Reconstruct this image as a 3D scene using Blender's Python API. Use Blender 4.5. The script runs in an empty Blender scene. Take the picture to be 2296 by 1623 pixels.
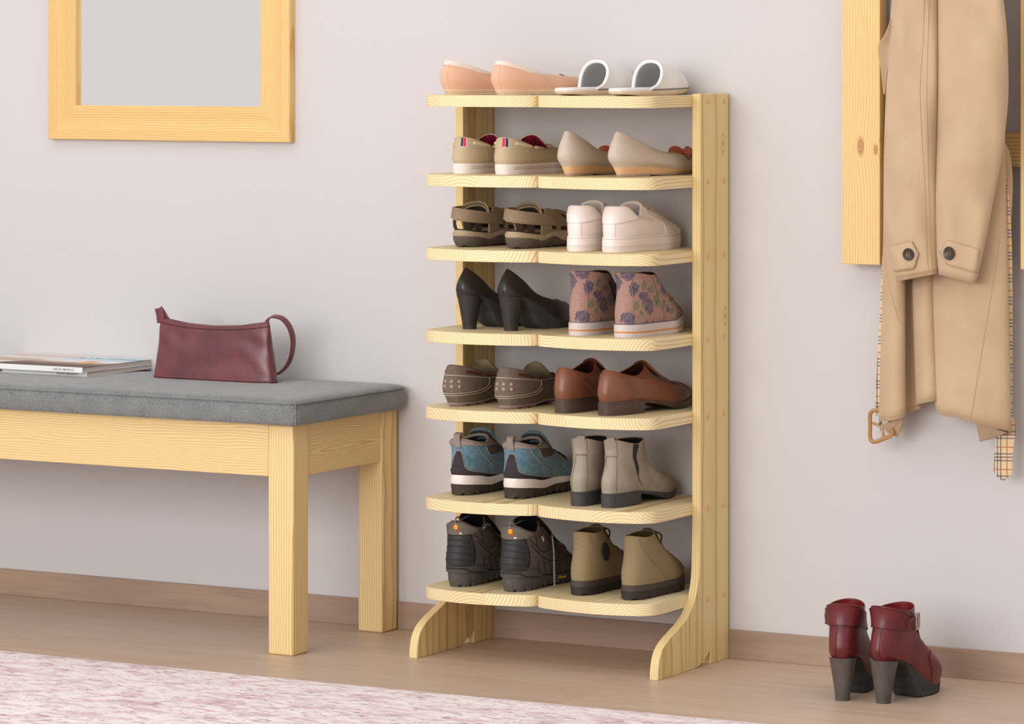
import bpy, math, random
import numpy as np
from mathutils import Vector
random.seed(7); rng = np.random.default_rng(7)
SC = bpy.context.scene
COL = SC.collection
pi = math.pi
# ------------------------------------------------------------------ camera geometry (surveyed from the photograph)
FPX, CXP, HOR, YAW, CH = 8490.0, 1148.0, 106.0, math.radians(29.3), 1.2
CX0, CY0 = 3.2698, -6.7031
def W(u, v, y):
    """point of the vertical plane at depth y that stands at pixel (u, v) of the 2296x1623 frame"""
    a = (u-CXP)/FPX; b = (HOR-v)/FPX
    dx = -math.sin(YAW)+a*math.cos(YAW); dy = math.cos(YAW)+a*math.sin(YAW)
    t = (y-CY0)/dy
    return (CX0+t*dx, y, CH+t*b)
# ------------------------------------------------------------------ scene objects
def tag(o, label=None, cat=None, group=None, kind=None):
    if label: o['label'] = label
    if cat: o['category'] = cat
    if group: o['group'] = group
    if kind: o['kind'] = kind
    return o
def thing(name, label, cat, loc=(0,0,0), rz=0.0, group=None):
    o = bpy.data.objects.new(name, None); COL.objects.link(o)
    o.empty_display_size = .05
    o.location = loc; o.rotation_euler = (0,0,rz)
    return tag(o, label, cat, group)
def mk(name, V, F, m, parent=None, smooth=True, ang=42, label=None):
    me = bpy.data.meshes.new(name)
    me.from_pydata([tuple(map(float,p)) for p in V], [], [tuple(int(i) for i in f) for f in F])
    me.update()
    import bmesh
    bm = bmesh.new(); bm.from_mesh(me)
    bmesh.ops.remove_doubles(bm, verts=bm.verts, dist=1e-6)
    bmesh.ops.recalc_face_normals(bm, faces=bm.faces)
    bm.to_mesh(me); bm.free()
    if smooth:
        me.shade_smooth()
        if ang: me.set_sharp_from_angle(angle=math.radians(ang))
    o = bpy.data.objects.new(name, me); COL.objects.link(o)
    if m is not None: me.materials.append(m)
    if parent is not None: o.parent = parent
    if label: o['label'] = label
    return o
def center(o):
    """move the origin of a part to the middle of its own mesh"""
    co=np.array([v.co[:] for v in o.data.vertices]); c=(co.min(0)+co.max(0))/2
    for v in o.data.vertices: v.co=v.co-Vector(c)
    o.location=Vector(o.location)+Vector(c); return o
class MB:
    def __init__(s): s.V=[]; s.F=[]
    def add(s, V, F):
        b=len(s.V); s.V += [tuple(p) for p in V]; s.F += [tuple(i+b for i in f) for f in F]; return s
    def box(s, x0,x1,y0,y1,z0,z1):
        V=[(x,y,z) for x in (x0,x1) for y in (y0,y1) for z in (z0,z1)]
        F=[(0,1,3,2),(4,6,7,5),(0,4,5,1),(2,3,7,6),(0,2,6,4),(1,5,7,3)]
        return s.add(V,F)
    def build(s, name, m, parent=None, bevel=0, **k):
        o = mk(name, s.V, s.F, m, parent, **k)
        if bevel:
            b=o.modifiers.new('b','BEVEL'); b.width=bevel; b.segments=2; b.limit_method='ANGLE'; b.angle_limit=math.radians(40)
        return o
def grid_faces(n, m, cu=False, cv=False):
    """n rows x m columns, index i*m+j"""
    F=[]
    for i in range(n if cu else n-1):
        for j in range(m if cv else m-1):
            i2=(i+1)%n; j2=(j+1)%m
            F.append((i*m+j, i*m+j2, i2*m+j2, i2*m+j))
    return F
def cr(P, n, closed=False):
    """Catmull-Rom resample of points (k,d) into n samples"""
    P=np.asarray(P,float); k=len(P)
    if closed:
        ts=np.linspace(0,k,n,endpoint=False); g=lambda i:P[i%k]
    else:
        ts=np.linspace(0,k-1,n); g=lambda i:P[np.clip(i,0,k-1)]
    i=np.floor(ts).astype(int)
    if not closed: i=np.minimum(i,k-2)
    f=(ts-i)[:,None]
    p0,p1,p2,p3=g(i-1),g(i),g(i+1),g(i+2)
    if not closed:
        p0=np.where((i==0)[:,None],2*p1-p2,p0); p3=np.where((i==k-2)[:,None],2*p2-p1,p3)
    return .5*((2*p1)+(p2-p0)*f+(2*p0-5*p1+4*p2-p3)*f**2+(3*p1-p0-3*p2+p3)*f**3)
def pchip(x, xs, ys):
    xs=np.asarray(xs,float); ys=np.asarray(ys,float); x=np.clip(np.asarray(x,float),xs[0],xs[-1])
    if len(xs)==2: return np.interp(x,xs,ys)
    h=np.diff(xs); d=np.diff(ys)/h; mm=np.zeros(len(xs))
    mm[0]=d[0]; mm[-1]=d[-1]
    for i in range(1,len(xs)-1):
        mm[i]=0 if d[i-1]*d[i]<=0 else 2*d[i-1]*d[i]/(d[i-1]+d[i])
    i=np.clip(np.searchsorted(xs,x,side='right')-1,0,len(xs)-2)
    t=(x-xs[i])/h[i]
    return ((1+2*t)*(1-t)**2*ys[i]+t*(1-t)**2*h[i]*mm[i]+t*t*(3-2*t)*ys[i+1]+t*t*(t-1)*h[i]*mm[i+1])
def frames(P, closed=False):
    P=np.asarray(P,float)
    T=np.roll(P,-1,0)-np.roll(P,1,0)
    if not closed: T[0]=P[1]-P[0]; T[-1]=P[-1]-P[-2]
    T/=np.maximum(np.linalg.norm(T,axis=1,keepdims=True),1e-9)
    N=np.zeros_like(T); a=np.array([0,0,1.0]) if abs(T[0][2])<.9 else np.array([1.0,0,0])
    n=np.cross(T[0],a); n/=np.linalg.norm(n)
    for i in range(len(P)):
        n=n-T[i]*np.dot(n,T[i]); n/=max(np.linalg.norm(n),1e-9); N[i]=n
    return T,N,np.cross(T,N)
def tube(P, r, closed=False, k=8, cap=True):
    P=np.asarray(P,float); n=len(P); T,N,B=frames(P,closed)
    r=np.broadcast_to(np.asarray(r,float),(n,))
    a=np.linspace(0,2*pi,k,endpoint=False)
    V=(P[:,None,:]+r[:,None,None]*(np.cos(a)[None,:,None]*N[:,None,:]+np.sin(a)[None,:,None]*B[:,None,:])).reshape(-1,3)
    F=grid_faces(n,k,closed,True)
    if not closed and cap: F+= [tuple(range(k)), tuple(range((n-1)*k,n*k))]
    return V,F
def ribbon(P, S, w, t):
    """flat strap: points P, side directions S, width w, thickness t"""
    P=np.asarray(P,float); n=len(P)
    S=np.broadcast_to(np.asarray(S,float),P.shape); S=S/np.linalg.norm(S,axis=1,keepdims=True)
    T,_,_=frames(P); S=S-T*(S*T).sum(1,keepdims=True); S/=np.linalg.norm(S,axis=1,keepdims=True)
    N=np.cross(T,S)
    w=np.broadcast_to(np.asarray(w,float),(n,))[:,None]; t=np.broadcast_to(np.asarray(t,float),(n,))[:,None]
    ring=[(-.5,-.35),(-.42,-.5),(.42,-.5),(.5,-.35),(.5,.35),(.42,.5),(-.42,.5),(-.5,.35)]
    V=np.stack([P+S*w*a+N*t*b for a,b in ring],1).reshape(-1,3)
    F=grid_faces(n,8,False,True)+[tuple(range(8)),tuple(range((n-1)*8,n*8))]
    return V,F
def lathe(prof, k=20):
    """revolve (r,z) profile about z"""
    a=np.linspace(0,2*pi,k,endpoint=False)
    V=[(r*math.cos(t),r*math.sin(t),z) for r,z in prof for t in a]
    return V, grid_faces(len(prof),k,False,True)+[tuple(range(k)),tuple(range((len(prof)-1)*k,len(prof)*k))]
def orient(V, p, n):
    """place z-up vertices at p with z along n"""
    n=Vector(n).normalized(); q=Vector((0,0,1)).rotation_difference(n); p=Vector(p)
    return [tuple(q@Vector(v)+p) for v in V]
# ------------------------------------------------------------------ materials
def lin(c):
    if isinstance(c,str): c=[int(c[i:i+2],16) for i in (0,2,4)]
    o=[]
    for x in c[:3]:
        x/=255.0; o.append(x/12.92 if x<=.04045 else ((x+.055)/1.055)**2.4)
    return (*o,1.0)
class NT:
    def __init__(s, name):
        s.m=bpy.data.materials.new(name); s.m.use_nodes=True; s.t=s.m.node_tree
        s.b=s.t.nodes['Principled BSDF']
    def n(s, kind, **k):
        nd=s.t.nodes.new('ShaderNode'+kind)
        for a,v in k.items():
            if a.startswith('i_'):
                key=a[2:]; key=int(key) if key.isdigit() else key.replace('_',' ')
                s.put(nd.inputs[key],v)
            else: setattr(nd,a,v)
        return nd
    def put(s, sock, v):
        if isinstance(v, bpy.types.NodeSocket): s.t.links.new(v,sock)
        else: sock.default_value=v
    def math(s, op, a, b=None, c=None):
        nd=s.t.nodes.new('ShaderNodeMath'); nd.operation=op
        for i,v in enumerate((a,b,c)):
            if v is not None: s.put(nd.inputs[i],v)
        return nd.outputs[0]
    def mix(s, f, a, b, bt='MIX'):
        nd=s.t.nodes.new('ShaderNodeMix'); nd.data_type='RGBA'; nd.blend_type=bt
        s.put(nd.inputs[0],f); s.put(nd.inputs[6],a); s.put(nd.inputs[7],b)
        return nd.outputs[2]
    def ramp(s, f, stops, interp='LINEAR'):
        nd=s.t.nodes.new('ShaderNodeValToRGB'); e=nd.color_ramp; e.interpolation=interp
        while len(e.elements)<len(stops): e.elements.new(.5)
        for el,(p,c) in zip(e.elements,stops): el.position=p; el.color=c
        s.put(nd.inputs[0],f); return nd.outputs[0]
    def obj(s, scale=None):
        o=s.n('TexCoord').outputs['Object']
        if scale is None: return o
        mp=s.n('Mapping'); mp.inputs['Scale'].default_value=scale; s.t.links.new(o,mp.inputs['Vector']); return mp.outputs[0]
    def noise(s, scale, detail=3, vec=None, rough=.5, dist=0):
        nd=s.n('TexNoise'); nd.inputs['Scale'].default_value=scale; nd.inputs['Detail'].default_value=detail
        nd.inputs['Roughness'].default_value=rough; nd.inputs['Distortion'].default_value=dist
        s.t.links.new(vec if vec is not None else s.obj(), nd.inputs['Vector']); return nd.outputs['Fac']
    def bump(s, h, strength=.3, dist=.002):
        nd=s.n('Bump'); nd.inputs['Strength'].default_value=strength; nd.inputs['Distance'].default_value=dist
        s.t.links.new(h,nd.inputs['Height']); s.t.links.new(nd.outputs[0], s.b.inputs['Normal'])
    def set(s, **k):
        for a,v in k.items(): s.put(s.b.inputs[a.replace('_',' ')],v)
        return s
def mat(name, c, c2=None, rough=.7, var=60, vamt=1.0, bs=0, bst=.3, bd=.001, spec=.35, sheen=0, coat=0, metal=0, detail=4, vec=None):
    t=NT(name)
    if c2 is None: t.put(t.b.inputs['Base Color'], lin(c))
    else:
        f=t.noise(var,detail,t.obj(vec) if vec else None,.6)
        f=t.ramp(f,[(.5-.22*vamt,(0,0,0,1)),(.5+.22*vamt,(1,1,1,1))])
        t.put(t.b.inputs['Base Color'], t.mix(f,lin(c),lin(c2)))
    t.set(Roughness=rough, Specular_IOR_Level=spec, Metallic=metal)
    if sheen: t.set(Sheen_Weight=sheen, Sheen_Roughness=.5)
    if coat: t.set(Coat_Weight=coat, Coat_Roughness=.25)
    if bs: t.bump(t.noise(bs,3),bst,bd)
    return t.m
def leather(name, c, c2, rough=.42, grain=900, spec=.45, bst=.25, coat=0):
    t=NT(name)
    f=t.noise(25,3); f=t.ramp(f,[(.35,(0,0,0,1)),(.65,(1,1,1,1))])
    t.put(t.b.inputs['Base Color'], t.mix(f,lin(c),lin(c2)))
    t.set(Roughness=rough, Specular_IOR_Level=spec)
    if coat: t.set(Coat_Weight=coat, Coat_Roughness=.2)
    v=t.n('TexVoronoi',feature='F1'); v.inputs['Scale'].default_value=grain; t.t.links.new(t.obj(),v.inputs['Vector'])
    t.bump(v.outputs['Distance'],bst,.0006); return t.m
def canvas(name, c, c2, rough=.9, weave=1400, bst=.35):
    t=NT(name)
    ob=t.obj(); a=t.n('TexWave',wave_type='BANDS',bands_direction='Z'); a.inputs['Scale'].default_value=weave/6.28
    b=t.n('TexWave',wave_type='BANDS',bands_direction='DIAGONAL'); b.inputs['Scale'].default_value=weave/6.28
    t.t.links.new(ob,a.inputs['Vector']); t.t.links.new(ob,b.inputs['Vector'])
    h=t.math('MULTIPLY',a.outputs['Fac'],b.outputs['Fac'])
    f=t.noise(560,4,None,.7); f=t.ramp(f,[(.35,(0,0,0,1)),(.65,(1,1,1,1))])
    t.put(t.b.inputs['Base Color'], t.mix(f,lin(c),lin(c2)))
    t.set(Roughness=rough, Specular_IOR_Level=.15)
    t.bump(h,bst,.0005); return t.m
def pine(name, grain='y', stave='x', sw=.075, light='F0DEA4', mid='E9D08D', dark='C9A057', ring=.0046, knots=(), flat=1.0, contrast=1.0, wob=.022, endg=False):
    """solid pine: growth rings around a random axis for every glued stave, knots at given object points"""
    t=NT(name)
    sp=t.n('SeparateXYZ'); t.t.links.new(t.obj(),sp.inputs[0])
    third=[a for a in 'xyz' if a not in (grain,stave)][0]
    ax={a:sp.outputs['xyz'.index(a)] for a in 'xyz'}
    g,a,b=ax[grain],ax[stave],ax[third]
    rnd=t.n('ObjectInfo').outputs['Random']
    q=t.math('DIVIDE',t.math('ADD',a,t.math('MULTIPLY',rnd,3.7)),sw)
    idx=t.math('FLOOR',q); al=t.math('MULTIPLY',t.math('SUBTRACT',t.math('FRACT',q),.5),sw)
    wn=t.n('TexWhiteNoise',noise_dimensions='1D'); t.put(wn.inputs['W'],t.math('ADD',idx,t.math('MULTIPLY',rnd,91.0)))
    c3=t.n('SeparateColor'); t.t.links.new(wn.outputs['Color'],c3.inputs[0]); r1,r2,r3=c3.outputs
    ca=t.math('MULTIPLY',t.math('SUBTRACT',r1,.5),sw*2.4)
    cb=t.math('MULTIPLY',t.math('SUBTRACT',t.math('GREATER_THAN',r2,.5),.5),t.math('ADD',.05*flat,t.math('MULTIPLY',r3,.12*flat)))
    # slow wander of the rings along the grain
    if endg:
        th=t.math('MULTIPLY',r1,6.283); D=t.math('ADD',.046,t.math('MULTIPLY',r3,.06)); ca=t.math('MULTIPLY',t.math('COSINE',th),D); cb=t.math('MULTIPLY',t.math('SINE',th),D)
    cm=t.n('CombineXYZ'); t.put(cm.inputs[0],t.math('MULTIPLY',g,.22)); t.put(cm.inputs[1],a); t.put(cm.inputs[2],b)
    off=t.n('VectorMath',operation='ADD'); t.t.links.new(cm.outputs[0],off.inputs[0])
    o3=t.n('CombineXYZ'); t.put(o3.inputs[0],t.math('MULTIPLY',idx,1.7)); t.put(o3.inputs[1],t.math('MULTIPLY',rnd,9.0)); t.t.links.new(o3.outputs[0],off.inputs[1])
    nz=t.noise(14,2,off.outputs[0])
    d1=t.math('SUBTRACT',al,ca); d2=t.math('SUBTRACT',b,cb)
    R=t.math('SQRT',t.math('ADD',t.math('MULTIPLY',d1,d1),t.math('MULTIPLY',d2,d2)))
    R=t.math('ADD',R,t.math('MULTIPLY',nz,wob))
    kn=None
    for (kx,ky,kz,kr) in knots:
        v=t.n('VectorMath',operation='SUBTRACT'); t.t.links.new(t.obj(),v.inputs[0]); v.inputs[1].default_value=(kx,ky,kz)
        s=[1,1,1]; s['xyz'.index(grain)]=.42
        v2=t.n('VectorMath',operation='MULTIPLY'); t.t.links.new(v.outputs[0],v2.inputs[0]); v2.inputs[1].default_value=s
        ln=t.n('VectorMath',operation='LENGTH'); t.t.links.new(v2.outputs[0],ln.inputs[0]); ln=ln.outputs['Value']
        e=t.math('POWER',2.718,t.math('MULTIPLY',t.math('DIVIDE',ln,kr*2.2),t.math('MULTIPLY',t.math('DIVIDE',ln,kr*2.2),-1.0)))
        R=t.math('ADD',R,t.math('MULTIPLY',e,.008))
        mask=t.ramp(t.math('DIVIDE',ln,kr),[(0,(.95,.95,.95,1)),(.25,(.45,.45,.45,1)),(.45,(.8,.8,.8,1)),(.7,(.3,.3,.3,1)),(1,(0,0,0,1))])
        kn=mask if kn is None else t.math('MAXIMUM',kn,mask)
    spc=t.math('ADD',ring*.7,t.math('MULTIPLY',r3,ring*.7))
    fr=t.math('FRACT',t.math('ADD',t.math('DIVIDE',R,spc),t.math('MULTIPLY',r1,7.0)))
    col=t.ramp(fr,[(0,lin(light)),(.42,lin(light)),(.70,lin(mid)),(.9,lin(dark)),(.97,lin(dark)),(1,lin(light))])
    plain=lin(mid)
    if contrast<1: col=t.mix(1-contrast,col,plain)
    fb=t.n('CombineXYZ'); t.put(fb.inputs[0],t.math('MULTIPLY',g,.04)); t.put(fb.inputs[1],a); t.put(fb.inputs[2],b)
    fn=t.noise(900,2,fb.outputs[0]); col=t.mix(.22,col,t.ramp(fn,[(.3,lin(dark)),(.6,lin(light))]))
    tint=t.ramp(r2,[(0,(.93,.90,.86,1)),(1,(1.0,1.0,1.0,1))]); col=t.mix(1.0,col,tint,'MULTIPLY')
    if kn is not None: col=t.mix(kn,col,lin('9A5A26'))
    t.put(t.b.inputs['Base Color'],col); t.set(Roughness=.5,Specular_IOR_Level=.35)
    t.bump(fr,.05,.0004)
    return t.m
# ------------------------------------------------------------------ footwear
FOOT=([0,.12,.3,.5,.68,.82,1],[.76,.78,.74,.82,1.0,.97,.80])
EGG=([0,.3,.6,1],[1,1,.96,.88])
class Shoe:
    """an upper as a stack of closed rings. Local frame: heel at y=0, toe at +y, x to the side, z up.
    phi is 0 at the back seam, +90 on the +x side, 180 at the toe; v runs from the sole (0) to the collar (top)."""
    def __init__(s, back, front, Wd, z0=None, zc=None, zc2=None, fb=None, p=None, bend=.006, m=1, foot=FOOT, zmid=None):
        s.nr=len(back); s.top=s.nr-1; s.back=back; s.front=front; s.Wd=Wd; s.m=m; s.bend=bend*m; s.foot=foot
        s.L=max(f[0] for f in front)
        k=s.nr-1
        s.fb=fb or [max(0,1-1.25*i/k) for i in range(s.nr)]
        s.p=p or [2.7-.6*i/k for i in range(s.nr)]
        s.zs=[]
        for i in range(s.nr):
            zb,zf=back[i][1],front[i][1]
            if i==0 and z0: s.zs.append((np.linspace(0,1,len(z0)),z0))
            elif i==k and zc: s.zs.append((np.linspace(0,1,len(zc)),zc))
            elif i==k-1 and zc2: s.zs.append((np.linspace(0,1,len(zc2)),zc2))
            else:
                mid=(zb+zf)/2
                if z0 and i<k:  # keep sagging sole lines and dipping collars spread through the stack
                    lo=np.interp(.5,np.linspace(0,1,len(z0)),z0)-(z0[0]+z0[-1])/2; mid+=lo*(1-i/k)
                if zc and i<k:
                    hi=np.interp(.5,np.linspace(0,1,len(zc)),zc)-(zc[0]+zc[-1])/2; mid+=hi*(i/k)
                if zmid and zmid[i] is not None: mid=zmid[i]
                s.zs.append(([0,.5,1],[zb,mid,zf]))
    def ring(s,i,phi,d=0.0):
        t=(1-np.cos(phi))/2
        yb,yf=s.back[i][0]+d,s.front[i][0]-d
        y=yb+(yf-yb)*t
        pr=s.fb[i]*pchip(t,*s.foot)+(1-s.fb[i])*pchip(t,*EGG)
        e=np.maximum(1-np.abs(2*t-1)**s.p[i],0)**(1/s.p[i])
        x=np.sign(np.sin(phi))*max(s.Wd[i]-d,.001)*pr*e
        x=np.where(np.abs(np.sin(phi))<1e-6,0,x)
        x=x-s.bend*np.clip((y/s.L-.45)/.55,0,1.2)**1.5
        return np.stack([x,y,pchip(t,*s.zs[i])],-1)
    def S(s,phi,v,d=0.0):
        """phi in degrees"""
        phi=np.radians(np.asarray(phi,float)); v=np.asarray(v,float)
        phi,v=np.broadcast_arrays(phi,v); sh=phi.shape; phi=phi.ravel(); v=v.ravel()
        R=np.stack([s.ring(i,phi,d) for i in range(s.nr)],0)
        i=np.clip(np.floor(v).astype(int),0,s.nr-2); f=(v-i)[:,None]; c=np.arange(len(phi))
        p1=R[i,c]; p2=R[i+1,c]
        p0=np.where((i==0)[:,None],2*p1-p2,R[np.maximum(i-1,0),c]); p3=np.where((i==s.nr-2)[:,None],2*p2-p1,R[np.minimum(i+2,s.nr-1),c])
        P=.5*((2*p1)+(p2-p0)*f+(2*p0-5*p1+4*p2-p3)*f**2+(3*p1-p0-3*p2+p3)*f**3)
        return P.reshape(*sh,3)
    def N(s,phi,v):
        phi=np.asarray(phi,float); v=np.asarray(v,float); phi,v=np.broadcast_arrays(phi,v)
        e=.02
        a=s.S(phi+1.5,v)-s.S(phi-1.5,v); b=s.S(phi,np.minimum(v+e,s.top))-s.S(phi,np.maximum(v-e,0))
        n=np.cross(a,b); return n/np.maximum(np.linalg.norm(n,axis=-1,keepdims=True),1e-9)
    def yz(s,y,z,side=1):
        """(phi, v) of the point of one flank that lies at length y and height z"""
        if not hasattr(s,'_g'):
            s._p,s._v=np.meshgrid(np.arange(0,180.1,1.0),np.linspace(0,s.top,120)); s._g={k:s.S(s._p*k,s._v) for k in (1,-1)}
        g=s._g[side]; i=np.argmin((g[...,1]-y)**2+(g[...,2]-z)**2)
        return float(s._p.ravel()[i]*side),float(s._v.ravel()[i])
    def at(s,phi,v,off=0): return s.S(phi,v)+s.N(phi,v)*off
    def upper(s,m,parent,name='upper',t=.003,nv=28,nf=72,v0=0):
        vs=np.linspace(v0,s.top,nv); ph=np.linspace(-180,180,nf,endpoint=False)
        rows=[s.S(ph,np.full(nf,v)) for v in vs]
        r=s.S(ph,np.full(nf,float(s.top)),t*.5); r[:,2]+=t*.45; rows.append(r)
        rows.append(s.S(ph,np.full(nf,float(s.top)),t))
        rows.append(s.S(ph,np.full(nf,s.top-.25),t))
        return mk(name,np.concatenate(rows),grid_faces(len(rows),nf,False,True),m,parent,ang=60)
    def lining(s,m,parent,t=.0032,vlo=.25,name='lining',drop=0):
        nf=60; ph=np.linspace(-180,180,nf,endpoint=False)
        vs=np.linspace(s.top-.01,vlo,14)
        rows=[s.S(ph,np.full(nf,v),t) for v in vs]
        F=grid_faces(len(rows),nf,False,True); b=(len(rows)-1)*nf
        h=nf//2
        for k in range(h):   # foot bed strip between opposite sides
            a0,a1=b+k,b+k+1; c0,c1=b+(nf-k)%nf,b+(nf-k-1)%nf
            if k==0: F.append((b,b+1,b+nf-1))
            elif k==h-1: F.append((a0,a1,c0))
            else: F.append((a0,a1,c1,c0))
        return mk(name,np.concatenate(rows),F,m,parent,ang=60)
    def patch(s,name,m,parent,pa,pb,lo,hi,off=.0008,th=.001,nu=30,nv=10,label=None):
        """raised panel between phi pa..pb and curves lo/hi given as v numbers or [(phi,v),...]"""
        ph=np.linspace(pa,pb,nu)
        f=lambda c:np.full(nu,float(c)) if not isinstance(c,(list,tuple)) else pchip(ph,[q[0] for q in c],[q[1] for q in c])
        a,b=f(lo),f(hi); k=np.linspace(0,1,nv)[:,None]
        v=np.clip(a[None]+(b-a)[None]*k,0,s.top); P=np.broadcast_to(ph[None],v.shape)
        X=s.S(P,v); n=s.N(P,v)
        o=np.full(v.shape,off+th)
        top=(X+n*o[...,None]).reshape(-1,3); bot=(X-n*.0006).reshape(-1,3)
        V=np.concatenate([top,bot]); M=nv*nu
        F=grid_faces(nv,nu)
        idx=[j for j in range(nu)]+[i*nu+nu-1 for i in range(1,nv)]+[(nv-1)*nu+j for j in range(nu-2,-1,-1)]+[i*nu for i in range(nv-2,0,-1)]
        for q in range(len(idx)):
            a_,b_=idx[q],idx[(q+1)%len(idx)]; F.append((a_,b_,b_+M,a_+M))
        F+=[tuple(i+M for i in f_[::-1]) for f_ in grid_faces(nv,nu)]
        return mk(name,V,F,m,parent,label=label)
    def line(s,pts,n=40,off=.0006,closed=False):
        q=cr(pts,n,closed); return s.at(q[:,0],np.clip(q[:,1],0,s.top),off)
    def stitch(s,m,parent,lines,r=.0006,name='stitching',off=.0005,label=None):
        b=MB()
        for l in lines: b.add(*tube(s.line(l,36,off),r,k=5))
        return b.build(name,m,parent,ang=0,label=label)
    def rim(s,m,parent,r=.0025,t=.0025,name='collar_rim'):
        P=s.S(np.linspace(-180,180,90,endpoint=False),np.full(90,float(s.top)),t)+[0,0,.0006]
        return mk(name,*tube(P,r,True,k=7),m,parent)
    def stud(s,name,m,parent,phi,v,prof,k=14,off=0,label=None):
        p=s.at(phi,v,off); n=s.N(phi,v); V,F=lathe(prof,k)
        return mk(name,orient(V,p,n),F,m,parent,label=label)
    def sole(s,name,m,parent,zt,zb,t0=0,t1=1,et=.002,eb=.002,nv=5,n=60,bulge=0,lug=None,ring=0,lip=0,skew=0,label=None,yb0=0,ang=42):
        """band of rubber under ring `ring` between heights zt(t) and zb(t) (lists over t, or numbers); et/eb widen top/bottom"""
        f0=math.acos(1-2*t0); f1=math.acos(1-2*t1); ph=np.linspace(f0,f1,n)
        t=(1-np.cos(ph))/2
        ev=lambda c:np.full(n,float(c)) if not isinstance(c,(list,tuple,np.ndarray)) else pchip(t,np.linspace(0,1,len(c)),c)
        zT,zB=ev(zt),ev(zb)
        if lug:
            k,dep=lug; zB=zB+dep*(np.sin(t*2*pi*k)>.35)
        Rp=s.ring(ring,ph); Lp=s.ring(ring,-ph)
        rows=[]
        for q in range(nv):
            f=q/(nv-1); e=et+(eb-et)*f+bulge*math.sin(pi*f)
            def ex(i_ph): return s.ring(ring,i_ph,-e)
            r=ex(ph).copy(); l=ex(-ph).copy()
            if t1<1: r[:,1]=np.minimum(r[:,1],Rp[-1,1]+skew*f); l[:,1]=np.minimum(l[:,1],Lp[-1,1]+skew*f)
            if t0>0: r[:,1]=np.maximum(r[:,1],Rp[0,1]); l[:,1]=np.maximum(l[:,1],Lp[0,1])
            if yb0: r[:,1]+=yb0*f*(1-t); l[:,1]+=yb0*f*(1-t)
            z=zT+(zB-zT)*f; r[:,2]=z; l[:,2]=z
            rows.append(np.concatenate([r,l[::-1]]))
        M=2*n; V=np.concatenate(rows); F=grid_faces(nv,M,False,True)
        for base,fl in ((0,1),((nv-1)*M,-1)):
            for i in range(n-1):
                q=(base+i,base+i+1,base+M-2-i,base+M-1-i); F.append(q[::fl])
        return mk(name,V,F,m,parent,ang=ang,label=label)
    def rib(s,lines,w,t,name,m,parent,label=None,off=.001):
        """straps lying on the surface, given as (phi,v) polylines"""
        b=MB()
        for l in lines:
            q=cr(l,24); P=s.at(q[:,0],np.clip(q[:,1],0,s.top),off); n=s.N(q[:,0],np.clip(q[:,1],0,s.top)); T,_,_=frames(P)
            b.add(*ribbon(P,np.cross(n,T),w,t))
        return b.build(name,m,parent,label=label)
def sheet(name, m, parent, path, hw, crown=.35, th=.003, ns=14, n=18, label=None, m_=1):
    """curved tongue: centre path [(y,z)..], half widths, cross-section drooping to the sides"""
    P=cr(path,n); w=pchip(np.linspace(0,1,n),np.linspace(0,1,len(hw)),hw)
    T=np.gradient(P,axis=0); T/=np.linalg.norm(T,axis=1,keepdims=True); Nn=np.stack([-T[:,1],T[:,0]],1)
    Nn*=np.sign(Nn[:,1:2].sum()) if abs(Nn[:,1].sum())>1e-6 else 1
    a=np.linspace(-1,1,ns); V=[];
    for sgn in (1,-1):
        for i in range(n):
            for q in a:
                o=-crown*w[i]*(abs(q)**2.2)+sgn*th/2
                V.append((q*w[i], P[i,0]+Nn[i,0]*o, P[i,1]+Nn[i,1]*o))
    F=grid_faces(n,ns); M=n*ns; F=F+[tuple(i+M for i in f[::-1]) for f in grid_faces(n,ns)]
    idx=[j for j in range(ns)]+[i*ns+ns-1 for i in range(1,n)]+[(n-1)*ns+j for j in range(ns-2,-1,-1)]+[i*ns for i in range(n-2,0,-1)]
    for q in range(len(idx)):
        x,y=idx[q],idx[(q+1)%len(idx)]; F.append((x,y,y+M,x+M))
    return mk(name,V,F,m,parent,label=label)
def laces(s,m,parent,vs,dphi=18,r=.0017,lift=.004,name='laces',cross=True,d2=None):
    """rows of lace across the front opening"""
    b=MB()
    for i,v in enumerate(vs):
        dp=dphi if d2 is None else dphi+(d2-dphi)*i/max(1,len(vs)-1)
        a=s.at(180-dp,v,.0015); c=s.at(180+dp,v,.0015); mid=s.at(180.,v,.0015+lift)
        b.add(*tube(cr([a,(a+mid)/2+[0,0,lift*.3],mid,(c+mid)/2+[0,0,lift*.3],c],14),r,k=6))
        if cross and i+1<len(vs):
            v2=vs[i+1]; dp2=dphi if d2 is None else dphi+(d2-dphi)*(i+1)/max(1,len(vs)-1)
            e=s.at(180+dp2,v2,.0015); md=s.at(180.,(v+v2)/2,.001+lift)
            b.add(*tube(cr([a,md,e],12),r,k=6))
    return b.build(name,m,parent,ang=0)
EYE=[(.0028,0),(.0030,.0006),(.0024,.0012),(.0016,.0012),(.0014,.0002)]
M={}
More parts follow.
